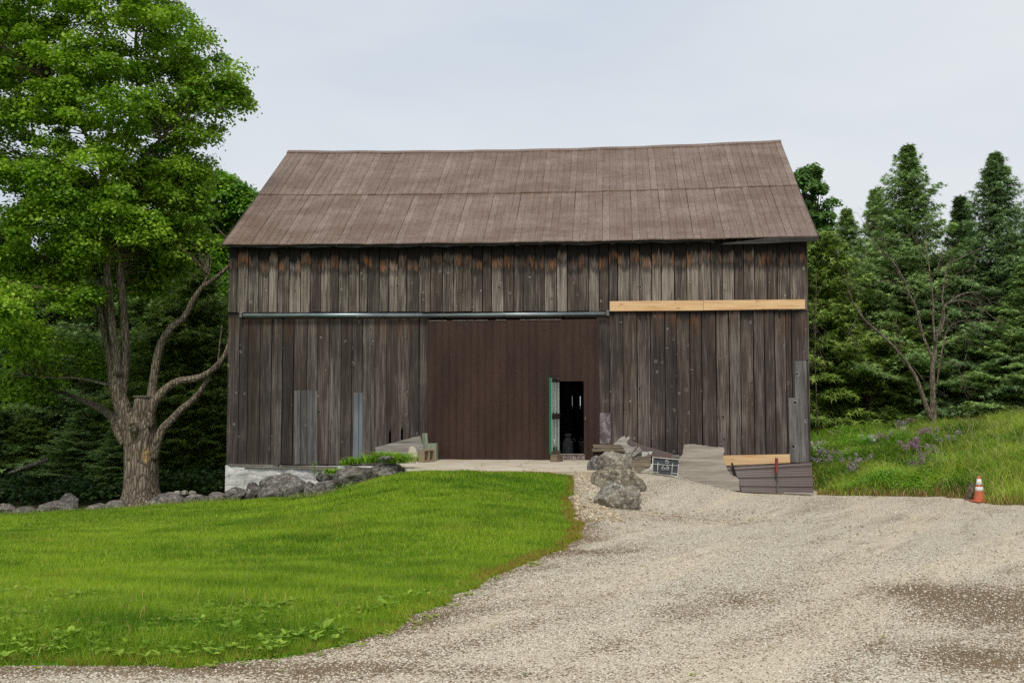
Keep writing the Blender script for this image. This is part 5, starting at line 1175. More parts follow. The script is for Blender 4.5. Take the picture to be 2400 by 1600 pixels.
# ================================================================ daylilies, other small plants
def arch_leaves(P, L, w, colr, el=1.25):
    n = len(P); az = rng.uniform(0, 6.28, n); dx, dy = np.cos(az), np.sin(az); sx, sy = -dy, dx; e_ = rng.uniform(0.75, 1.0, n) * el
    V = np.empty((n, 10, 3)); ts = np.linspace(0, 1, 5); wd = [0.8, 1.0, 0.9, 0.65, 0.05]
    for i, (t_, k) in enumerate(zip(ts, wd)):
        r = L * t_ * np.cos(e_) + L * 0.45 * t_**2.2; z = L * t_ * np.sin(e_) - L * 0.55 * t_**2.6
        c = P + np.stack([dx * r, dy * r, z], 1); o_ = np.stack([sx * w * k / 2, sy * w * k / 2, np.zeros(n)], 1); V[:, 2*i] = c - o_; V[:, 2*i+1] = c + o_
    b = np.arange(n)[:, None] * 10; Fa = np.concatenate([b + [2*i + q for q in t] for i in range(4) for t in ((0, 1, 3), (0, 3, 2))], 0)
    return V.reshape(-1, 3), Fa, np.repeat(colr, 10, 0)
def clump(name, px, py, d, n, spread, L, label, group=None, w=0.02, c0=srgb(92, 142, 28), c1=srgb(160, 196, 52)):
    p = at(px, py, d); P = np.stack([rng.normal(0, spread, n), rng.normal(0, spread * 0.6, n), np.zeros(n)], 1)
    v_, f_, c_ = arch_leaves(P, L * rng.uniform(0.6, 1.15, n), np.full(n, w), tint(n, c0, c1)); o = np_mesh(name, v_, f_, LEAF, c_); o.location = p; return meta(o, label, 'plant', group)
DG = 'daylilies in the bed left of the apron'
clump('daylily', 938, 1085, 25.3, 150, 0.16, 0.55, 'daylily clump rightmost in the bed, beside the timber offcut', DG)
clump('daylily', 908, 1080, 25.6, 170, 0.17, 0.52, 'tall arching daylily clump in front of the tilted grey board', DG)
clump('daylily', 868, 1084, 26.0, 110, 0.17, 0.42, 'lower daylily clump left of the thin flat stone', DG)
clump('daylily', 838, 1086, 26.3, 100, 0.16, 0.36, 'short daylily clump below the tin strip', DG)
clump('daylily', 812, 1090, 26.4, 70, 0.12, 0.3, 'leftmost short daylily clump behind the long brown boulder', DG)
clump('daylily', 775, 1110, 26.7, 60, 0.10, 0.34, 'small leafy clump between the boulders under the sill', DG, w=0.03)
def herb_spray(px, py0, py1, d, label, n=60, wd=0.06):
    a, b = at(px, py0, d), at(px, py1, d); H_ = b.z - a.z; t_ = rng.uniform(0, 1, n)
    v_, f_, c_ = leaf_blades(np.stack([rng.normal(0, wd, n), rng.normal(0, wd, n), t_ * H_], 1), rng.uniform(0.05, 0.1, n), np.full(n, 0.035), rng.uniform(0, 0.8, n), rng.uniform(0, 6.28, n), tint(n, srgb(96, 150, 40), srgb(160, 196, 70)))
    e0 = empty('leafy_weed', a, label, 'weed'); np_mesh('leaves', v_, f_, LEAF, c_, parent=e0); m = MB(); m.tube([(0, 0, -0.05), (0.01, 0, H_ * 0.5), (0, 0, H_ * 0.95)], 0.006, 5); m.build('stem', plain('weed_stem', srgb(90, 120, 44)), e0)
herb_spray(736, 1116, 1082, 26.9, 'upright pale green weed in front of the whitewashed foundation')
herb_spray(812, 1152, 1134, 25.6, 'bushy green weed at the foot of the dark flat faced boulder', 120, 0.14)
herb_spray(835, 1146, 1130, 25.2, 'leafy green weed at the foot of the long brown grey boulder', 120, 0.16)
# dame's rocket: flower heads on stems, each plant a thing
def flower_plant(px, py, d, hgt, n, colf, label, sp=0.14):
    n = int(n * 1.8)
    base = at(px, py, d); base.z = gz(base.x, base.y); topz = at(px, py, d).z; H_ = max(hgt, topz - base.z + 0.08)
    e0 = empty('flowering_plant', base, label, 'flowers', group='wild flowers on the bank')
    m = MB(); heads = []
    for k in range(n):
        x, y = random.gauss(0, sp), random.gauss(0, sp * 0.7); h = H_ * random.uniform(0.8, 1.08); m.tube([(x * 0.4, y * 0.4, 0), (x * 0.8, y * 0.8, h * 0.5), (x, y, h)], 0.004, 4, cap=False); heads.append((x, y, h))
    m.build('stems', STEM, e0)
    P = []; 
    for (x, y, h) in heads:
        for _ in range(26): P.append((x + random.gauss(0, 0.03), y + random.gauss(0, 0.03), h + random.uniform(-0.08, 0.05)))
    P = np.array(P); k = len(P); v_, f_, c_ = leaf_blades(P, rng.uniform(0.026, 0.042, k), np.full(k, 0.034), rng.uniform(0.0, 1.0, k), rng.uniform(0, 6.28, k), tint(k, *colf)); np_mesh('blossoms', v_, f_, LEAF, c_, parent=e0)
STEM = plain('flower_stem', srgb(78, 110, 40), 0.8)
PUR = (srgb(184, 104, 204), srgb(222, 160, 232)); LIL = (srgb(190, 156, 220), srgb(226, 204, 240)); WHT = (srgb(220, 218, 232), srgb(240, 240, 246))
fl = ((2130, 1072, PUR, 9, 'bright purple clump in the middle of the bank, largest of all'), (2148, 1062, PUR, 5, 'purple clump at the upper right of the largest purple one'), (2064, 1048, PUR, 5, 'bright purple clump on the upper left of the bank'), (2165, 1036, PUR, 5, 'purple clump on the upper middle of the bank'), (2186, 1034, PUR, 4, 'small purple clump right of the upper middle one'),
      (1936, 1092, PUR, 4, 'purple clump close to the barn corner'), (1916, 1074, WHT, 5, 'white and lilac clump beside the barn corner'), (1906, 1066, WHT, 4, 'white clump touching the barn corner'), (2042, 1056, WHT, 5, 'white clump on the upper left of the bank'), (2096, 1032, WHT, 3, 'small white clump near the crest of the bank'),
      (2001, 1112, LIL, 5, 'lilac clump low on the left of the bank'), (1994, 1124, LIL, 4, 'pale lilac clump lowest on the left of the bank'), (1955, 1104, LIL, 5, 'lilac clump low between the barn and the bank'), (1968, 1090, LIL, 3, 'small lilac clump midway up beside the barn'), (2219, 1054, LIL, 4, 'lilac clump right of the middle of the bank'), (2178, 1078, LIL, 4, 'pale lilac clump right of the largest purple one'),
      (2112, 1014, LIL, 4, 'lilac clump on the crest of the bank'), (2128, 1008, PUR, 3, 'purple clump highest on the crest of the bank'), (2152, 1114, PUR, 3, 'purple clump above the jutting slab'), (2020, 1100, LIL, 3, 'bluish lilac clump low left of centre on the bank'), (2240, 1040, LIL, 2, 'faint lilac clump at the upper right of the bank'), (2162, 1094, PUR, 3, 'small purple clump below the largest one'), (1957, 1030, PUR, 2, 'tiny purple clump at the top left of the bank'), (1925, 1108, LIL, 4, 'scattered lilac flowers at the foot of the barn corner'))
for (px, py, cf, n, lab) in fl:
    g_ = G(px, py + 16, 26.5); flower_plant(px, py, min(g_.y, 37), 0.58, n, cf, lab)
# ================================================================ trees
def rand_dirs(n, up=0.6):
    v = rng.normal(0, 1, (n, 3)); v[:, 2] = np.abs(v[:, 2]) * 0.8 + up; return v / np.linalg.norm(v, axis=1)[:, None]
def leaf_quads(C, N, L, Wd, colr, droop=0.35):
    """folded leaf: 4 points, two triangles hinged on the midrib"""
    n = len(C); a = rng.normal(0, 1, (n, 3)); a -= N * (a * N).sum(1)[:, None]; a /= np.linalg.norm(a, axis=1)[:, None]; b = np.cross(N, a)
    L = L[:, None]; Wd = Wd[:, None]; V = np.empty((n, 4, 3))
    V[:, 0] = C - a * L * 0.5; V[:, 2] = C + a * L * 0.5 - np.array([0, 0, 1]) * L * droop * 0.5; V[:, 1] = C + b * Wd * 0.5 - N * L * 0.12; V[:, 3] = C - b * Wd * 0.5 - N * L * 0.12
    q = np.arange(n)[:, None] * 4; Fa = np.concatenate([q + [0, 1, 2], q + [0, 2, 3]], 0)
    return V.reshape(-1, 3), Fa, np.repeat(colr, 4, 0)
def clump_leaves(centers, radii, per, L, c0, c1, flat=0.55, jitc=0.25, seedcol=None, spread=1.0):
    """layered leaf clumps; returns centres, normals, colours"""
    k = len(centers); idx = np.repeat(np.arange(k), per); n = len(idx); R_ = radii[idx]
    d = rng.normal(0, 1, (n, 3)); d /= np.linalg.norm(d, axis=1)[:, None]; d[:, 2] = np.where(d[:, 2] < -0.15, -d[:, 2] * 0.8, d[:, 2])
    rr = rng.uniform(0.25, 1.0, n) ** 0.6; P = centers[idx] + d * (R_ * rr)[:, None] * np.array([1, 1, flat])
    P[:, 2] -= ((d[:, 0]**2 + d[:, 1]**2) * rr**2 * R_ * 0.35) * rng.uniform(0.3, 1.5, n)
    P += rng.normal(0, 0.13, (n, 3)) * R_[:, None]
    N = d * 0.55 + rng.normal(0, 0.45, (n, 3)); N[:, 2] += 0.75; N /= np.linalg.norm(N, axis=1)[:, None]
    f = rng.uniform(0, 1, k)[idx] * 0.6 + rng.uniform(0, 1, n) * 0.4
    c = np.array(c0) * (1 - f[:, None]) + np.array(c1) * f[:, None]; c = c * (1 + rng.uniform(-jitc, jitc, (n, 1)))
    LL = L * rng.uniform(0.65, 1.3, n)
    return leaf_quads(P, N, LL, LL * rng.uniform(0.7, 1.0, n), np.clip(c, 0, 1))
def limb(mb, pts, seg=10, n=5, wob=0.1, seed=0):
    q = smooth_path(pts, n); mb.tube([p[:3] for p in q], [p[3] for p in q], seg, wob=wob, seed=seed)
# ---------------------------------------------------------------- the big maple
TD = 31.2
BARK = bark_mat('maple_bark', srgb(112, 98, 84), srgb(174, 158, 138), wound=tuple(at(337, 1065, TD - 0.55) - at(335, 1180, TD)))
tb = at(335, 1182, TD); maple = empty('maple_tree', tb, 'huge old maple with a thick sawn off trunk and many limbs left of the barn', 'tree')
LIMB_K = 1.0
def mp_(px, py, r, dd=0.0): p = at(px, py, TD + dd) - tb; return (p.x, p.y, p.z, r * LIMB_K)
trunk = MB()
# ribbed main trunk
q = smooth_path([mp_(333, 1200, .62), mp_(333, 1175, .56), mp_(332, 1140, .50), mp_(332, 1100, .475), mp_(331, 1050, .46), mp_(330, 1000, .44), mp_(332, 965, .36, .05)], 5)
seg = 56; vs = []
for i, p in enumerate(q):
    zz = p[2]
    for k in range(seg):
        th = 2 * math.pi * k / seg; r = p[3] * (1 + 0.10 * mn.noise(Vector((math.cos(th)*1.6, math.sin(th)*1.6, zz * 0.35))) + 0.09 * abs(mn.noise(Vector((math.cos(th)*3.6, math.sin(th)*3.6, zz * 0.3 + 3)))) + 0.03 * mn.noise(Vector((math.cos(th)*9, math.sin(th)*9, zz * 0.9))))
        if zz < 0.55: r *= 1 + 0.30 * ((0.55 - zz) / 0.7) ** 2 * (1 + 0.8 * math.sin(th * 5 + 1))
        vs.append((p[0] + r * math.cos(th), p[1] + r * math.sin(th) * 0.95, zz))
trunk.add(vs, [(i*seg+k, i*seg+(k+1) % seg, (i+1)*seg+(k+1) % seg, (i+1)*seg+k) for i in range(len(q)-1) for k in range(seg)], True)
LIMB_K = 0.88
limb(trunk, [mp_(328, 1010, .30, -.1), mp_(331, 970, .28, -.12), mp_(333, 928, .25, -.12)], 20, 4, .12, 1)
limb(trunk, [mp_(318, 1040, .10, -.25), mp_(314, 1003, .16, -.5), mp_(312, 1000, .15, -.62)], 16, 3, .1, 2)      # sawn knob
tips = []
limbs = [
 [(322, 1060, .26), (305, 1010, .30), (285, 950, .27), (272, 905, .24), (266, 870, .20)],
 [(300, 1040, .24, .2), (280, 1010, .2, .4), (262, 975, .16, .8), (225, 952, .13, 1.5), (196, 940, .1, 2.0), (150, 920, .07, 2.4)],
 [(268, 890, 0.160), (256, 830, 0.136), (243, 770, 0.112), (228, 715, 0.096), (205, 700, 0.072), (186, 680, 0.056, .2), (160, 640, 0.040, .3)],
 [(262, 860, 0.128, .15), (248, 760, 0.104, .2), (232, 680, 0.096, .2), (221, 590, 0.080, .25), (210, 500, 0.064, .3), (170, 400, 0.040, .4)],
 [(276, 880, 0.160, -.1), (271, 820, 0.152, -.1), (262, 760, 0.136, -.15), (252, 640, 0.128, -.15), (255, 600, 0.120, -.15), (268, 545, 0.112, -.15), (287, 505, 0.096, -.2), (300, 440, 0.080, -.3), (330, 380, 0.064, -.4), (400, 300, 0.040, -.6)],
 [(284, 930, 0.176, .1), (290, 880, 0.152, .1), (295, 812, 0.144, .1), (288, 720, 0.144, .1), (280, 620, 0.136, .1), (274, 540, 0.120, .1), (262, 480, 0.112, .1), (240, 430, 0.112, .1), (250, 395, 0.104, .1), (255, 340, 0.096), (260, 287, 0.088), (262, 200, 0.072), (240, 80, 0.048), (235, -60, 0.032)],
 [(245, 425, .1, .1), (225, 360, .08, .1), (180, 280, .06, -.2), (120, 180, .04, -.5)],
 [(257, 330, .09, 0), (290, 320, .08, .1), (314, 249, .08, .2), (325, 180, .06, .3), (318, 95, .05, .3), (330, 10, .04, .3)],
 [(290, 325, .07, .1), (360, 270, .05, .5), (440, 225, .04, .7), (520, 185, .025, .9)],
 [(345, 1000, .17), (352, 950, .16, -.05), (358, 905, .15), (366, 850, .14), (376, 810, .13), (386, 790, .13), (404, 765, .12), (430, 745, .11), (455, 700, .10), (474, 674, .09), (505, 652, .07), (540, 620, .06), (565, 590, .04)],
 [(470, 680, .07), (480, 660, .05), (488, 646, .045)],
 [(350, 1000, .16, -.2), (357, 950, .17, -.25), (370, 930, .15, -.25), (392, 908, .135, -.25), (414, 895, .13, -.25), (440, 890, .125, -.2), (466, 885, .12, -.2), (492, 872, .11, -.2), (515, 850, .10, -.2), (532, 822, .08, -.15), (541, 780, .06, -.1)],
 [(512, 852, .04, -.2), (515, 810, .03, -.2), (520, 762, .02, -.2)],
 [(358, 1075, .16, -.1), (366, 1045, .17, -.1), (378, 1010, .15, -.1), (400, 985, .13, -.1), (428, 957, .12, -.1), (450, 940, .11, -.1), (466, 922, .10, -.1), (480, 900, .09, -.1), (492, 886, .08, -.12)],
 [(264, 905, .08), (230, 896, .05), (180, 886, .04), (120, 884, .03), (60, 878, .02)],
 [(152, 884, .06, .8), (122, 845, .06, .8), (90, 828, .05, .9), (50, 790, .04, 1.0), (20, 740, .03, 1.0)]]
for i, L_ in enumerate(limbs): limb(trunk, [mp_(*(p if len(p) == 4 else (*p, 0.0))) for p in L_], 12 if L_[0][2] > 0.1 else 7, 4, .12, i)
o = trunk.build('trunk', BARK, maple); o.data.name = 'maple_trunk'
# sawn face of the stump
m = MB(); a_ = mp_(333, 928, .27, -.12); lathe(m, [(0, 0.012), (0.24, 0.01), (0.262, -0.02)], 20, (a_[0], a_[1], a_[2])); m.build('sawn_top', bark_mat('sawn_wood', srgb(140, 130, 116), srgb(180, 170, 154)), maple)
# crown: ellipsoids measured from the photo (px, py, depth offset, radius px, radius px vertical, depth radius m)
CR = [(240, 60, 0, 200, 150, 2.6), (90, 150, -.5, 170, 150, 2.4), (400, 90, .3, 90, 110, 1.8), (470, 190, .2, 95, 75, 1.4), (430, 280, .3, 105, 70, 1.5), (250, 230, -.6, 170, 120, 2.4), (60, 330, -.6, 160, 120, 2.2), (220, 400, -1.2, 130, 95, 1.8),
      (380, 380, .2, 100, 80, 1.6), (370, 480, .2, 100, 75, 1.5), (120, 520, -.4, 110, 80, 1.8), (250, 500, -1.0, 90, 60, 1.4), (380, 570, .6, 80, 50, 1.2), (440, 450, 1.2, 60, 60, 1.2), (190, 610, .2, 80, 45, 1.2), (10, 720, -3.0, 70, 70, 1.0), (20, 560, -.6, 90, 80, 1.5),
      (-120, 200, 0, 200, 260, 2.8), (-150, 560, -.5, 160, 150, 2.4), (200, -160, 0, 260, 160, 3.0), (-60, -60, 0, 200, 160, 2.6), (160, 845, 1.2, 120, 45, 1.0), (60, 900, 1.6, 90, 50, 1.0), (540, 220, .4, 40, 40, .8), (110, 640, .5, 90, 40, 1.2), (400, 560, 1.4, 90, 60, 1.3), (300, 590, 1.6, 80, 60, 1.2), (350, 440, .8, 110, 70, 1.4), (430, 400, .5, 60, 50, 1.0), (140, 440, -1.0, 120, 80, 1.6), (40, 640, .5, 100, 50, 1.4), (330, 660, 1.8, 70, 40, 1.0), (210, 560, -1.2, 50, 50, .9), (330, 540, -1.2, 60, 50, .9), (160, 700, -.8, 80, 45, 1.0), (60, 800, -1.0, 80, 50, 1.0), (440, 560, 1.0, 60, 50, 1.0), (360, 640, 1.6, 60, 40, 1.0)]
cents, rads = [], []
for (px, py, dd, rx, ry, rd) in CR:
    k = int(10 + rx * ry / 480)
    for _ in range(k):
        d = rng.normal(0, 1, 3); d /= np.linalg.norm(d); rr = rng.uniform(0.35, 1.0) ** 0.7
        p = at(px + d[0] * rx * rr, py + d[2] * ry * rr, TD + dd + d[1] * rd * rr) - tb; cents.append(tuple(p)); rads.append(rng.uniform(0.3, 0.75))
cents = np.array(cents); rads = np.array(rads); print('maple clumps', len(cents))
# twigs reach every clump from the nearest limb
limb_pts = np.array([p[:3] for L_ in limbs for p in smooth_path([mp_(*(q if len(q) == 4 else (*q, 0.0))) for q in L_], 5)])
tw = MB()
for i, c in enumerate(cents):
    dist = np.linalg.norm(limb_pts - c, axis=1) + np.where(limb_pts[:, 2] > c[2] + 0.2, 2.0, 0); j = int(np.argmin(dist)); a_ = limb_pts[j]
    if dist[j] > 3.2: continue
    mid = (a_ + c) / 2 + rng.normal(0, 0.12, 3) + np.array([0, 0, 0.1]); r0 = 0.010 + 0.0045 * dist[j]
    limb(tw, [(*a_, r0), (*mid, r0 * 0.7), (*(c + [0, 0, 0.1]), 0.008)], 5, 3, 0, i)
tw.build('branches', BARK, maple)
v_, f_, c_ = clump_leaves(cents, rads, 250, 0.105, srgb(78, 124, 22), srgb(172, 202, 64), flat=0.42)
np_mesh('crown', v_, f_, LEAF, c_, parent=maple)

# ---------------------------------------------------------------- generic broadleaf
def broadleaf(name, base, label, blobs, per, L, c0, c1, group=None, trunk_r=0.2, rmin=0.4, rmax=0.8, dens=1.0):
    """blobs: list of (x, y, z, rx, ry, rz) relative to base"""
    e0 = empty(name, base, label, 'tree', group=group); cs, rs = [], []
    for (x, y, z, rx, ry, rz) in blobs:
        for _ in range(int(dens * (6 + 5 * rx * rz))):
            d = rng.normal(0, 1, 3); d /= np.linalg.norm(d); rr = rng.uniform(0.3, 1) ** 0.6; cs.append((x + d[0]*rx*rr, y + d[1]*ry*rr, z + d[2]*rz*rr)); rs.append(rng.uniform(rmin, rmax))
    cs, rs = np.array(cs), np.array(rs); zt = max(b[2] for b in blobs); m = MB()
    limb(m, [(0, 0, -0.3, trunk_r * 1.3), (0.1, 0, zt * 0.3, trunk_r), (blobs[0][0] * 0.5, 0.05, zt * 0.65, trunk_r * 0.7), (blobs[0][0], 0, zt, trunk_r * 0.3)], 10, 4, .1)
    for i in range(0, len(cs), 2):
        c = cs[i]; h = max(0.4, c[2] * 0.7 - 0.3); limb(m, [(c[0] * 0.15, c[1] * 0.15, h, 0.04), (c[0]*0.6, c[1]*0.6, (h + c[2]) / 2, 0.025), (*c, 0.01)], 5, 3, 0, i)
    m.build('trunk', BARKD, e0); v_, f_, c_ = clump_leaves(cs, rs, per, L, c0, c1); np_mesh('crown', v_, f_, LEAF, c_, parent=e0); return e0
BARKD = bark_mat('dark_bark', srgb(58, 48, 40), srgb(96, 84, 70))
# ---------------------------------------------------------------- spruces
def spruce_mesh(H_, Rb, c0, c1, seed, zlow=0.05, gap=0.34, taper=1.02, droop=0.25, sprL=0.16, lean_up=0.0, dens=1.0):
    r_ = np.random.default_rng(seed); tr = MB(); limb(tr, [(0, 0, -0.4, 0.02 * H_), (0, 0, H_ * 0.4, 0.013 * H_), (0.05, 0, H_ * 0.8, 0.006 * H_), (0, 0, H_, 0.01)], 9, 4, 0.05, seed)
    P, D, S, F_ = [], [], [], []; z = H_ * zlow
    while z < H_ * 0.995:
        t = z / H_; R0 = Rb * (1 - t) ** taper * (0.75 + 0.5 * r_.random()) + 0.06
        if t < 0.12: R0 *= 0.8
        nb = int(max(7, (8 + 3 * (1 - t)) * dens)); a0 = r_.uniform(0, 6.28)
        for b in range(nb):
            az = a0 + 6.283 * b / nb + r_.normal(0, 0.2); Lb = R0 * r_.uniform(0.5, 1.3); ns = max(4, int(Lb / 0.15)); br = r_.uniform(0, 1); el = r_.normal(0, 0.07) + 0.45 * t
            tipz = lean_up
            for s in range(ns):
                u = (s + 0.6) / ns; rad = Lb * u; zz = z + rad * math.tan(el) - droop * Lb * (u ** 1.3) * (1 - 0.5 * t) + 0.16 * Lb * u ** 3 + 0.0
                k = int(7 + 9 * u * dens); wid = 0.12 + 0.30 * Lb * (1 - abs(u - 0.6)) * 0.55
                for _ in range(k):
                    sd = r_.normal(0, wid * 0.6); x = rad * math.cos(az) - sd * math.sin(az); y = rad * math.sin(az) + sd * math.cos(az)
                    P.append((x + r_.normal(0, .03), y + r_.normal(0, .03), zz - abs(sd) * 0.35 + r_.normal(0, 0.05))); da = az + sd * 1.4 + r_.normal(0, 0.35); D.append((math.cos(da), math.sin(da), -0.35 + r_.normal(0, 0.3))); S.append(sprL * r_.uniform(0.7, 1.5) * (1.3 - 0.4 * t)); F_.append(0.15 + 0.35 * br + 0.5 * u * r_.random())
        for s in range(0): pass
        z += gap * (0.7 + 0.6 * r_.random()) * (1 - 0.45 * t)
    for q_ in range(60): u = q_ / 60; P.append((r_.normal(0, .02), r_.normal(0, .02), H_ * (0.965 + 0.04 * u))); a_ = r_.uniform(0, 6.28); D.append((math.cos(a_) * .6, math.sin(a_) * .6, 0.6)); S.append(sprL * 0.45); F_.append(0.6)
    P, D, S, F_ = map(np.array, (P, D, S, F_)); D /= np.linalg.norm(D, axis=1)[:, None]; n = len(P)
    # each spray: a drooping blade with two side fingers
    side = np.cross(D, np.array([0, 0, 1.0])); side /= np.linalg.norm(side, axis=1)[:, None] + 1e-9; nrm = np.cross(side, D); tw = r_.normal(0, 0.5, (n, 1)); side = side * np.cos(tw) + nrm * np.sin(tw)
    S = S[:, None]; V = np.empty((n, 7, 3)); V[:, 0] = P - side * S * 0.10; V[:, 1] = P + side * S * 0.10; V[:, 2] = P + D * S * 1.25 - [0, 0, 0.03]
    V[:, 3] = P + D * S * 0.2; V[:, 4] = P + D * S * 0.75 + side * S * 0.62; V[:, 5] = P + D * S * 0.75 - side * S * 0.62; V[:, 6] = P + D * S * 0.5
    q = np.arange(n)[:, None] * 7; Fa = np.concatenate([q + [0, 1, 2], q + [3, 4, 6], q + [3, 6, 5]], 0)
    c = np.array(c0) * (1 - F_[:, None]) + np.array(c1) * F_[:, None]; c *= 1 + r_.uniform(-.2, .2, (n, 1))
    return tr, (V.reshape(-1, 3), Fa, np.repeat(np.clip(c, 0, 1), 7, 0))
PROTO = {}
def make_spruce(key, *a, **k):
    tr, lv = spruce_mesh(*a, **k); e0 = bpy.data.objects.new('spruce_tree', None); col.objects.link(e0)
    t_ = tr.build('trunk', BARKD, e0); c_ = np_mesh('crown', lv[0], lv[1], NEEDLE, lv[2], parent=e0); PROTO[key] = [e0, (t_, c_), False, a[0]]; print(key, len(lv[1]))
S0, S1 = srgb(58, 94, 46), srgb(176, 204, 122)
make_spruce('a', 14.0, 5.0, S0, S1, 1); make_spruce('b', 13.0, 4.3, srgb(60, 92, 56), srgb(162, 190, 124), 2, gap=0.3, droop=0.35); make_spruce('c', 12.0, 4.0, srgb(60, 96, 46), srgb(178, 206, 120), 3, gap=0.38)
make_spruce('thin', 10.0, 1.35, srgb(42, 66, 38), srgb(112, 138, 82), 4, gap=0.33, taper=0.8); make_spruce('cedar', 7.0, 2.1, srgb(56, 88, 32), srgb(156, 180, 82), 5, gap=0.28, droop=0.35, taper=0.55)
def place_spruce(key, x, y, top_z=None, H_=None, rz=None, label='', group=None, wide=1.0):
    pr = PROTO[key]; z = gz(x, y); h = (top_z - z) if top_z is not None else H_; s = h / pr[3]
    if not pr[2]: e0 = pr[0]; pr[2] = True
    else:
        e0 = pr[0].copy(); col.objects.link(e0)
        for c in pr[1]: d = c.copy(); col.objects.link(d); d.parent = e0
    e0.location = (x, y, z); e0.scale = (s * wide, s * wide, s); e0.rotation_euler = (0, 0, rz if rz is not None else random.uniform(0, 6.28)); meta(e0, label, 'tree', group); return e0
def sp_px(key, px, top, d, label, group=None, wide=1.0):
    t = at(px, top, d); return place_spruce(key, t.x, t.y, top_z=t.z, label=label, group=group, wide=wide)
GRT, GLT = 'spruces behind the right of the barn', 'spruces in the woods left of the barn'
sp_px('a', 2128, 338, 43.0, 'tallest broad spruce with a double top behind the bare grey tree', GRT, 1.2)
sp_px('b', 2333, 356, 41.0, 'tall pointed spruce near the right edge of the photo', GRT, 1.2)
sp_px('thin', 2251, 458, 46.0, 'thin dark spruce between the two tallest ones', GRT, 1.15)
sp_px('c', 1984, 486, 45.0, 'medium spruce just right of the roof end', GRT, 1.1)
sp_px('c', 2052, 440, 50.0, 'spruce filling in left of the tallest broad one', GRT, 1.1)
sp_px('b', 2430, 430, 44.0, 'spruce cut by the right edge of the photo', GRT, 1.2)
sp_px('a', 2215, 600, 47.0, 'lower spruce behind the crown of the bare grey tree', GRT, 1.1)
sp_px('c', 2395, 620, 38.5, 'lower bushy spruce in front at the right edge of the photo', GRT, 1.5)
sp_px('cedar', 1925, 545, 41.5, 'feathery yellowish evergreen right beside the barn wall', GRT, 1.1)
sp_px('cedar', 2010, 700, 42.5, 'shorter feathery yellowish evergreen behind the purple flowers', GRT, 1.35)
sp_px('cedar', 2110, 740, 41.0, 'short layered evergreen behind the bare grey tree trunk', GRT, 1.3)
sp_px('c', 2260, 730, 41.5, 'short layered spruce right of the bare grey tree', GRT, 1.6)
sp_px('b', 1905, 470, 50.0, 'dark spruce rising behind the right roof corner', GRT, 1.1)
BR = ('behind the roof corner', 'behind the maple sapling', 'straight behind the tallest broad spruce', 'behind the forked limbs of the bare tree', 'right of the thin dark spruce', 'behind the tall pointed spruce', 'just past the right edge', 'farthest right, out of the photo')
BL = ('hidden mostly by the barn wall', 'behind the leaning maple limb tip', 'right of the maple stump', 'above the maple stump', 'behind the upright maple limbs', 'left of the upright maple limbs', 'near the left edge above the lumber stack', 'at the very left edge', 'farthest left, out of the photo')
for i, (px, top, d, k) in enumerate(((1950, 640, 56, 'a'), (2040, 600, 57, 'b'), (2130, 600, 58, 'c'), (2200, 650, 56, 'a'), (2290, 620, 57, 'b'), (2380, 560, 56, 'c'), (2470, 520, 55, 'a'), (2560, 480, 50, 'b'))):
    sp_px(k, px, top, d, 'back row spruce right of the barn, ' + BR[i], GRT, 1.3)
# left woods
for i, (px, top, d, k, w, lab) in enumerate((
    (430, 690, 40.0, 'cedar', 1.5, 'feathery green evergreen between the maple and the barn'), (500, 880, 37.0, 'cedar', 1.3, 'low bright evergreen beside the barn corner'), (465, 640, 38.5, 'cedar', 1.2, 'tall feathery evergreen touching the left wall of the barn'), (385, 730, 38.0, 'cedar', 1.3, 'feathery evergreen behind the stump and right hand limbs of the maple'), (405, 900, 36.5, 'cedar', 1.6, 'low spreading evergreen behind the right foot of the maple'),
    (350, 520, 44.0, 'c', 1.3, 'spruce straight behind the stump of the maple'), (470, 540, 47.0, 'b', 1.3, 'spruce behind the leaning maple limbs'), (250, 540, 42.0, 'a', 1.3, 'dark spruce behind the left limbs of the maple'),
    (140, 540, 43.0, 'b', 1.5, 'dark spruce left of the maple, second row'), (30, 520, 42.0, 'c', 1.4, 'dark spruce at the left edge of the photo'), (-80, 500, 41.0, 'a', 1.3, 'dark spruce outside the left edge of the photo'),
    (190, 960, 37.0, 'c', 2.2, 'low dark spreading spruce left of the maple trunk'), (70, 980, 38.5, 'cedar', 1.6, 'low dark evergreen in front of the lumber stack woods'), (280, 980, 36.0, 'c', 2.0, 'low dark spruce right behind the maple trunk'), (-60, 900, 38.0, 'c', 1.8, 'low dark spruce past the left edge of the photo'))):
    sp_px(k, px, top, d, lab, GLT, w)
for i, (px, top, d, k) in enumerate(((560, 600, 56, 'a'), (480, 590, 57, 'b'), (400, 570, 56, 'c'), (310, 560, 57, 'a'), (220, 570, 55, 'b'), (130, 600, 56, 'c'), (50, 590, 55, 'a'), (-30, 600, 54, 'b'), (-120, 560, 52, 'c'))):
    sp_px(k, px, top, d, 'back row spruce left of the barn, ' + BL[i], GLT, 1.35)
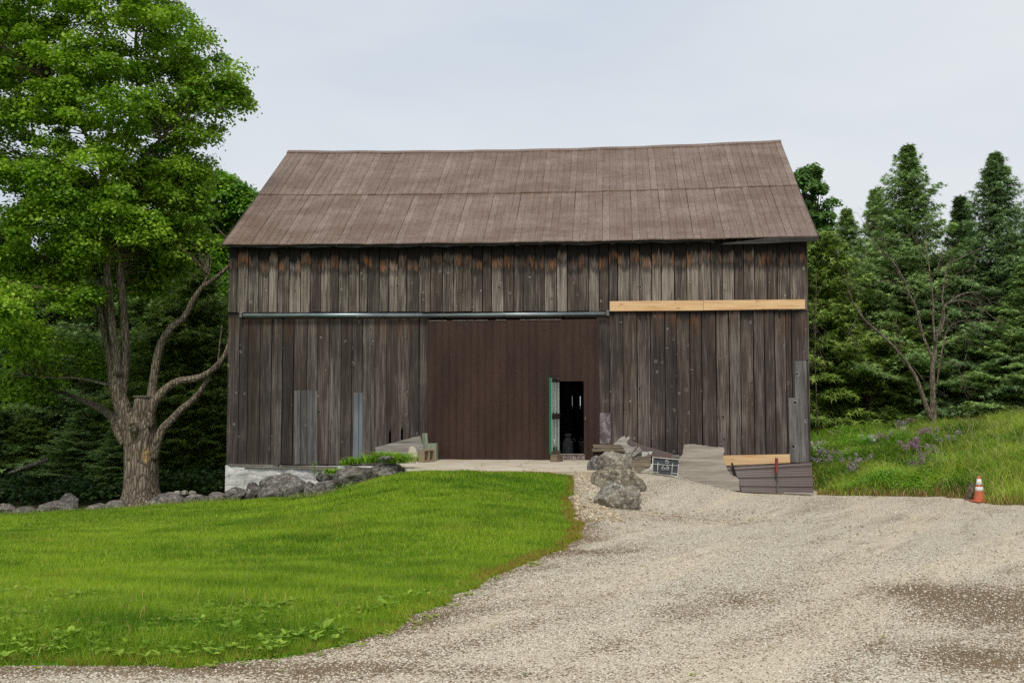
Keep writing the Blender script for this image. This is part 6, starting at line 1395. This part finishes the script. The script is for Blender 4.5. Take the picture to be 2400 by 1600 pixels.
# broadleaf trees behind the barn
def px_blob(base, px, py, d, rx, ry, rd): p = at(px, py, d) - base; k = d / F_PX; return (p.x, p.y, p.z, rx * k, rd, ry * k)
b0 = at(520, 1180, 46); b0.z = gz(b0.x, b0.y)
broadleaf('young_maple', b0, 'bright green broadleaf tree showing behind the left end of the barn roof', [px_blob(b0, 520, 470, 46, 70, 55, 1.5), px_blob(b0, 470, 520, 46, 60, 60, 1.5), px_blob(b0, 580, 490, 46, 40, 38, 1.2), px_blob(b0, 480, 620, 46.5, 70, 70, 1.6), px_blob(b0, 540, 590, 46, 60, 60, 1.3), px_blob(b0, 420, 520, 46.5, 60, 70, 1.5), px_blob(b0, 470, 700, 47, 80, 60, 1.5), px_blob(b0, 460, 610, 43.5, 60, 50, 1.2), px_blob(b0, 500, 700, 43.5, 40, 60, 1.0), px_blob(b0, 520, 430, 45.5, 30, 22, .8), px_blob(b0, 560, 450, 45.5, 26, 16, .6)], 260, 0.15, srgb(70, 118, 20), srgb(144, 186, 54), dens=1.7)
b0 = at(1902, 1000, 47); b0.z = gz(b0.x, b0.y)
broadleaf('poplar_tree', b0, 'dark green leafy tree with two small tips behind the right end of the barn roof', [px_blob(b0, 1882, 414, 47, 10, 20, .4), px_blob(b0, 1906, 412, 47, 13, 18, .5), px_blob(b0, 1903, 450, 47, 30, 28, .8), px_blob(b0, 1915, 500, 47, 42, 38, 1.0), px_blob(b0, 1915, 575, 47, 50, 55, 1.2), px_blob(b0, 1905, 670, 47, 55, 60, 1.3)], 190, 0.15, srgb(60, 100, 46), srgb(124, 158, 86), rmin=.25, rmax=.5, dens=1.8)
b0 = at(2030, 1000, 40.0); b0.z = gz(b0.x, b0.y)
broadleaf('maple_sapling', b0, 'small yellowish green maple sapling in front of the dark spruces', [px_blob(b0, 2045, 915, 40, 32, 40, .6), px_blob(b0, 2040, 875, 40, 20, 26, .4)], 70, 0.11, srgb(70, 96, 24), srgb(132, 140, 46), trunk_r=0.03, rmin=.2, rmax=.4)
# undergrowth behind the row of boulders and far woods
cs = []
for _ in range(210): px = random.uniform(-250, 520); d = random.uniform(32.5, 40); x = at(px, 1100, d).x; cs.append((x, d, gz(x, d) + random.uniform(0.1, 0.7)))
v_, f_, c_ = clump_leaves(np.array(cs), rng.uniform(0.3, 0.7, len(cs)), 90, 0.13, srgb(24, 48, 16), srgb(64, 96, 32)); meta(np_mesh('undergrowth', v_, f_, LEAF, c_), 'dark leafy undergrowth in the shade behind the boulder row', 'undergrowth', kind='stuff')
cs = []
for side, (xa, xb, top) in enumerate(((-45, 2, 7.5), (14, 48, 8.5))):
    for _ in range(1500):
        x = random.uniform(xa, xb); y = random.uniform(62, 72); cs.append((x, y, gz(x, y) + random.random() ** 0.8 * top))
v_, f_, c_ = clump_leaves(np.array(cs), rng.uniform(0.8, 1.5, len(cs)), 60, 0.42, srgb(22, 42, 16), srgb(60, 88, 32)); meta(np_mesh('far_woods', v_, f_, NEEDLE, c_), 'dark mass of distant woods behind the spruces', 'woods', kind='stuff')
# ---------------------------------------------------------------- bare grey tree on the bank
DD = 36.5; db = at(2187, 1003, DD); db.z = gz(db.x, db.y) - 0.1
dead = empty('bare_tree', db, 'leafless grey tree with long curving limbs standing on the crest of the bank', 'tree')
def dp(px, py, r, dd=0.0): p = at(px, py, DD + dd) - db; return (p.x, p.y, p.z, r)
DEADB = bark_mat('dead_bark', srgb(128, 112, 94), srgb(178, 166, 146), s=1.6)
m = MB(); X0, Y0, K = 1840, 320, 2.305           # from a 2.305x enlargement of the photo
def z2(x, y, r, dd=0.0): return dp(X0 + x / K, Y0 + y / K, r * 0.82, dd)
dl_ = [[(805, 1590, .17), (803, 1520, .15), (800, 1420, .13), (797, 1330, .12), (797, 1250, .10), (810, 1180, .085), (815, 1100, .07), (845, 1000, .06), (860, 920, .05), (900, 885, .04), (960, 850, .03), (1040, 840, .02)],
 [(795, 1530, .12), (760, 1450, .10), (715, 1320, .085), (670, 1240, .07), (600, 1150, .06), (520, 1070, .05), (440, 1000, .04), (385, 930, .035), (360, 880, .025), (335, 800, .018), (315, 700, .01)],
 [(800, 1230, .07, .1), (780, 1160, .06, .1), (740, 1060, .055, .2), (710, 930, .05, .2), (670, 850, .045, .2), (630, 750, .04, .2), (560, 650, .03, .2), (500, 600, .022, .2), (455, 520, .015, .2), (440, 440, .01, .2)],
 [(812, 1120, .05, -.1), (800, 1000, .045, -.1), (800, 900, .04, -.1), (790, 800, .03, -.1), (770, 640, .02, -.1), (760, 540, .015), (755, 450, .01)],
 [(830, 1080, .05, -.2), (860, 980, .045, -.2), (850, 880, .04, -.3), (855, 820, .03, -.3), (880, 700, .02, -.3), (960, 650, .014, -.3), (1060, 605, .01)],
 [(820, 1340, .04, .2), (835, 1230, .035, .2), (860, 1100, .03, .2), (880, 1040, .02, .3), (940, 1000, .015, .3), (1060, 1000, .01, .3)],
 [(880, 900, .03, -.2), (940, 885, .028, -.3), (1010, 900, .022, -.4), (1090, 950, .016, -.5), (1160, 1010, .01, -.5)], [(935, 890, .018, -.3), (960, 960, .014, -.3), (1040, 1040, .01, -.3), (1065, 1140, .007)],
 [(1000, 900, .014, -.3), (1040, 980, .012), (1100, 1000, .008), (1150, 1080, .006)], [(870, 980, .016), (940, 1040, .012), (990, 1100, .01), (975, 1200, .006)], [(840, 1225, .016), (900, 1220, .012), (940, 1260, .01), (960, 1330, .007), (990, 1390, .005)],
 [(640, 1220, .02), (620, 1130, .014), (625, 1060, .01), (590, 1000, .007)], [(690, 1240, .016), (730, 1290, .012), (770, 1350, .01), (800, 1390, .006)], [(560, 1110, .012), (480, 1040, .01), (400, 980, .008), (360, 1030, .006), (360, 1080, .005), (390, 1120, .004)],
 [(680, 870, .02), (620, 820, .014), (560, 780, .01), (520, 780, .006)], [(650, 800, .016), (600, 720, .012), (560, 690, .008)], [(550, 640, .016), (540, 560, .012), (500, 480, .009), (470, 440, .006)], [(540, 640, .014), (450, 625, .01), (420, 660, .008), (380, 760, .006), (360, 820, .004)],
 [(735, 1040, .016), (800, 1060, .01), (830, 1090, .006)], [(775, 660, .012), (720, 600, .009), (680, 530, .006), (620, 540, .004)], [(790, 780, .012), (830, 700, .01), (850, 640, .007), (900, 590, .005)], [(855, 800, .014), (930, 740, .01), (1000, 720, .008), (1040, 650, .006), (1050, 600, .004)], [(1040, 840, .01), (1100, 880, .007), (1140, 900, .005)], [(900, 885, .012), (990, 840, .01), (1050, 880, .007), (1060, 940, .005)]]
ends = []
for i, L_ in enumerate(dl_): limb(m, [z2(*(p if len(p) == 4 else (*p, 0.0))) for p in L_], 8 if L_[0][2] > .03 else 5, 4, .1, i); q = smooth_path([z2(*(p if len(p) == 4 else (*p, 0.0))) for p in L_], 3); ends += [(p, q[min(j+1, len(q)-1)]) for j, p in enumerate(q[2:-1], 2) if p[3] < 0.05]
o = m.build('trunk', DEADB, dead)
m = MB(); r_ = random.Random(8)
for i in range(360):
    p, nx_ = r_.choice(ends); a_ = Vector(p[:3]); d = (Vector(nx_[:3]) - a_); d = d.normalized() if d.length > 0 else Vector((0, 0, 1)); d = (d + Vector((r_.gauss(0, .7), r_.gauss(0, .6), r_.gauss(0.05, .5)))).normalized(); L_ = r_.uniform(0.25, 0.9)
    b = a_ + d * L_ * 0.5; c = b + (d + Vector((r_.gauss(0, .3), r_.gauss(0, .3), r_.gauss(-.1, .35)))).normalized() * L_ * 0.5; m.tube([a_, b, c], [0.007, 0.005, 0.003], 4, cap=False)
m.build('twigs', DEADB, dead)
# vines of tangled bare twigs beside the barn's right corner
m = MB(); vb0 = at(1912, 760, 33); 
for i in range(26):
    a_ = Vector((r_.uniform(-.25, .15), r_.uniform(-.2, .2), r_.uniform(-1.6, 1.4))); m.tube([a_, a_ + Vector((r_.uniform(-.1, .3), 0, r_.uniform(-.5, .1))), a_ + Vector((r_.uniform(-.1, .45), .1, r_.uniform(-1.0, .3)))], [.008, .006, .004], 4, cap=False)
m.tube([(0, 0, -3.5), (-.05, 0, -1), (.05, 0, 1.6)], [.02, .015, .006], 5); o = m.build('dead_vine', DEADB); o.location = vb0; meta(o, 'tangle of thin dead twigs hanging just beyond the right corner of the barn', 'vine')
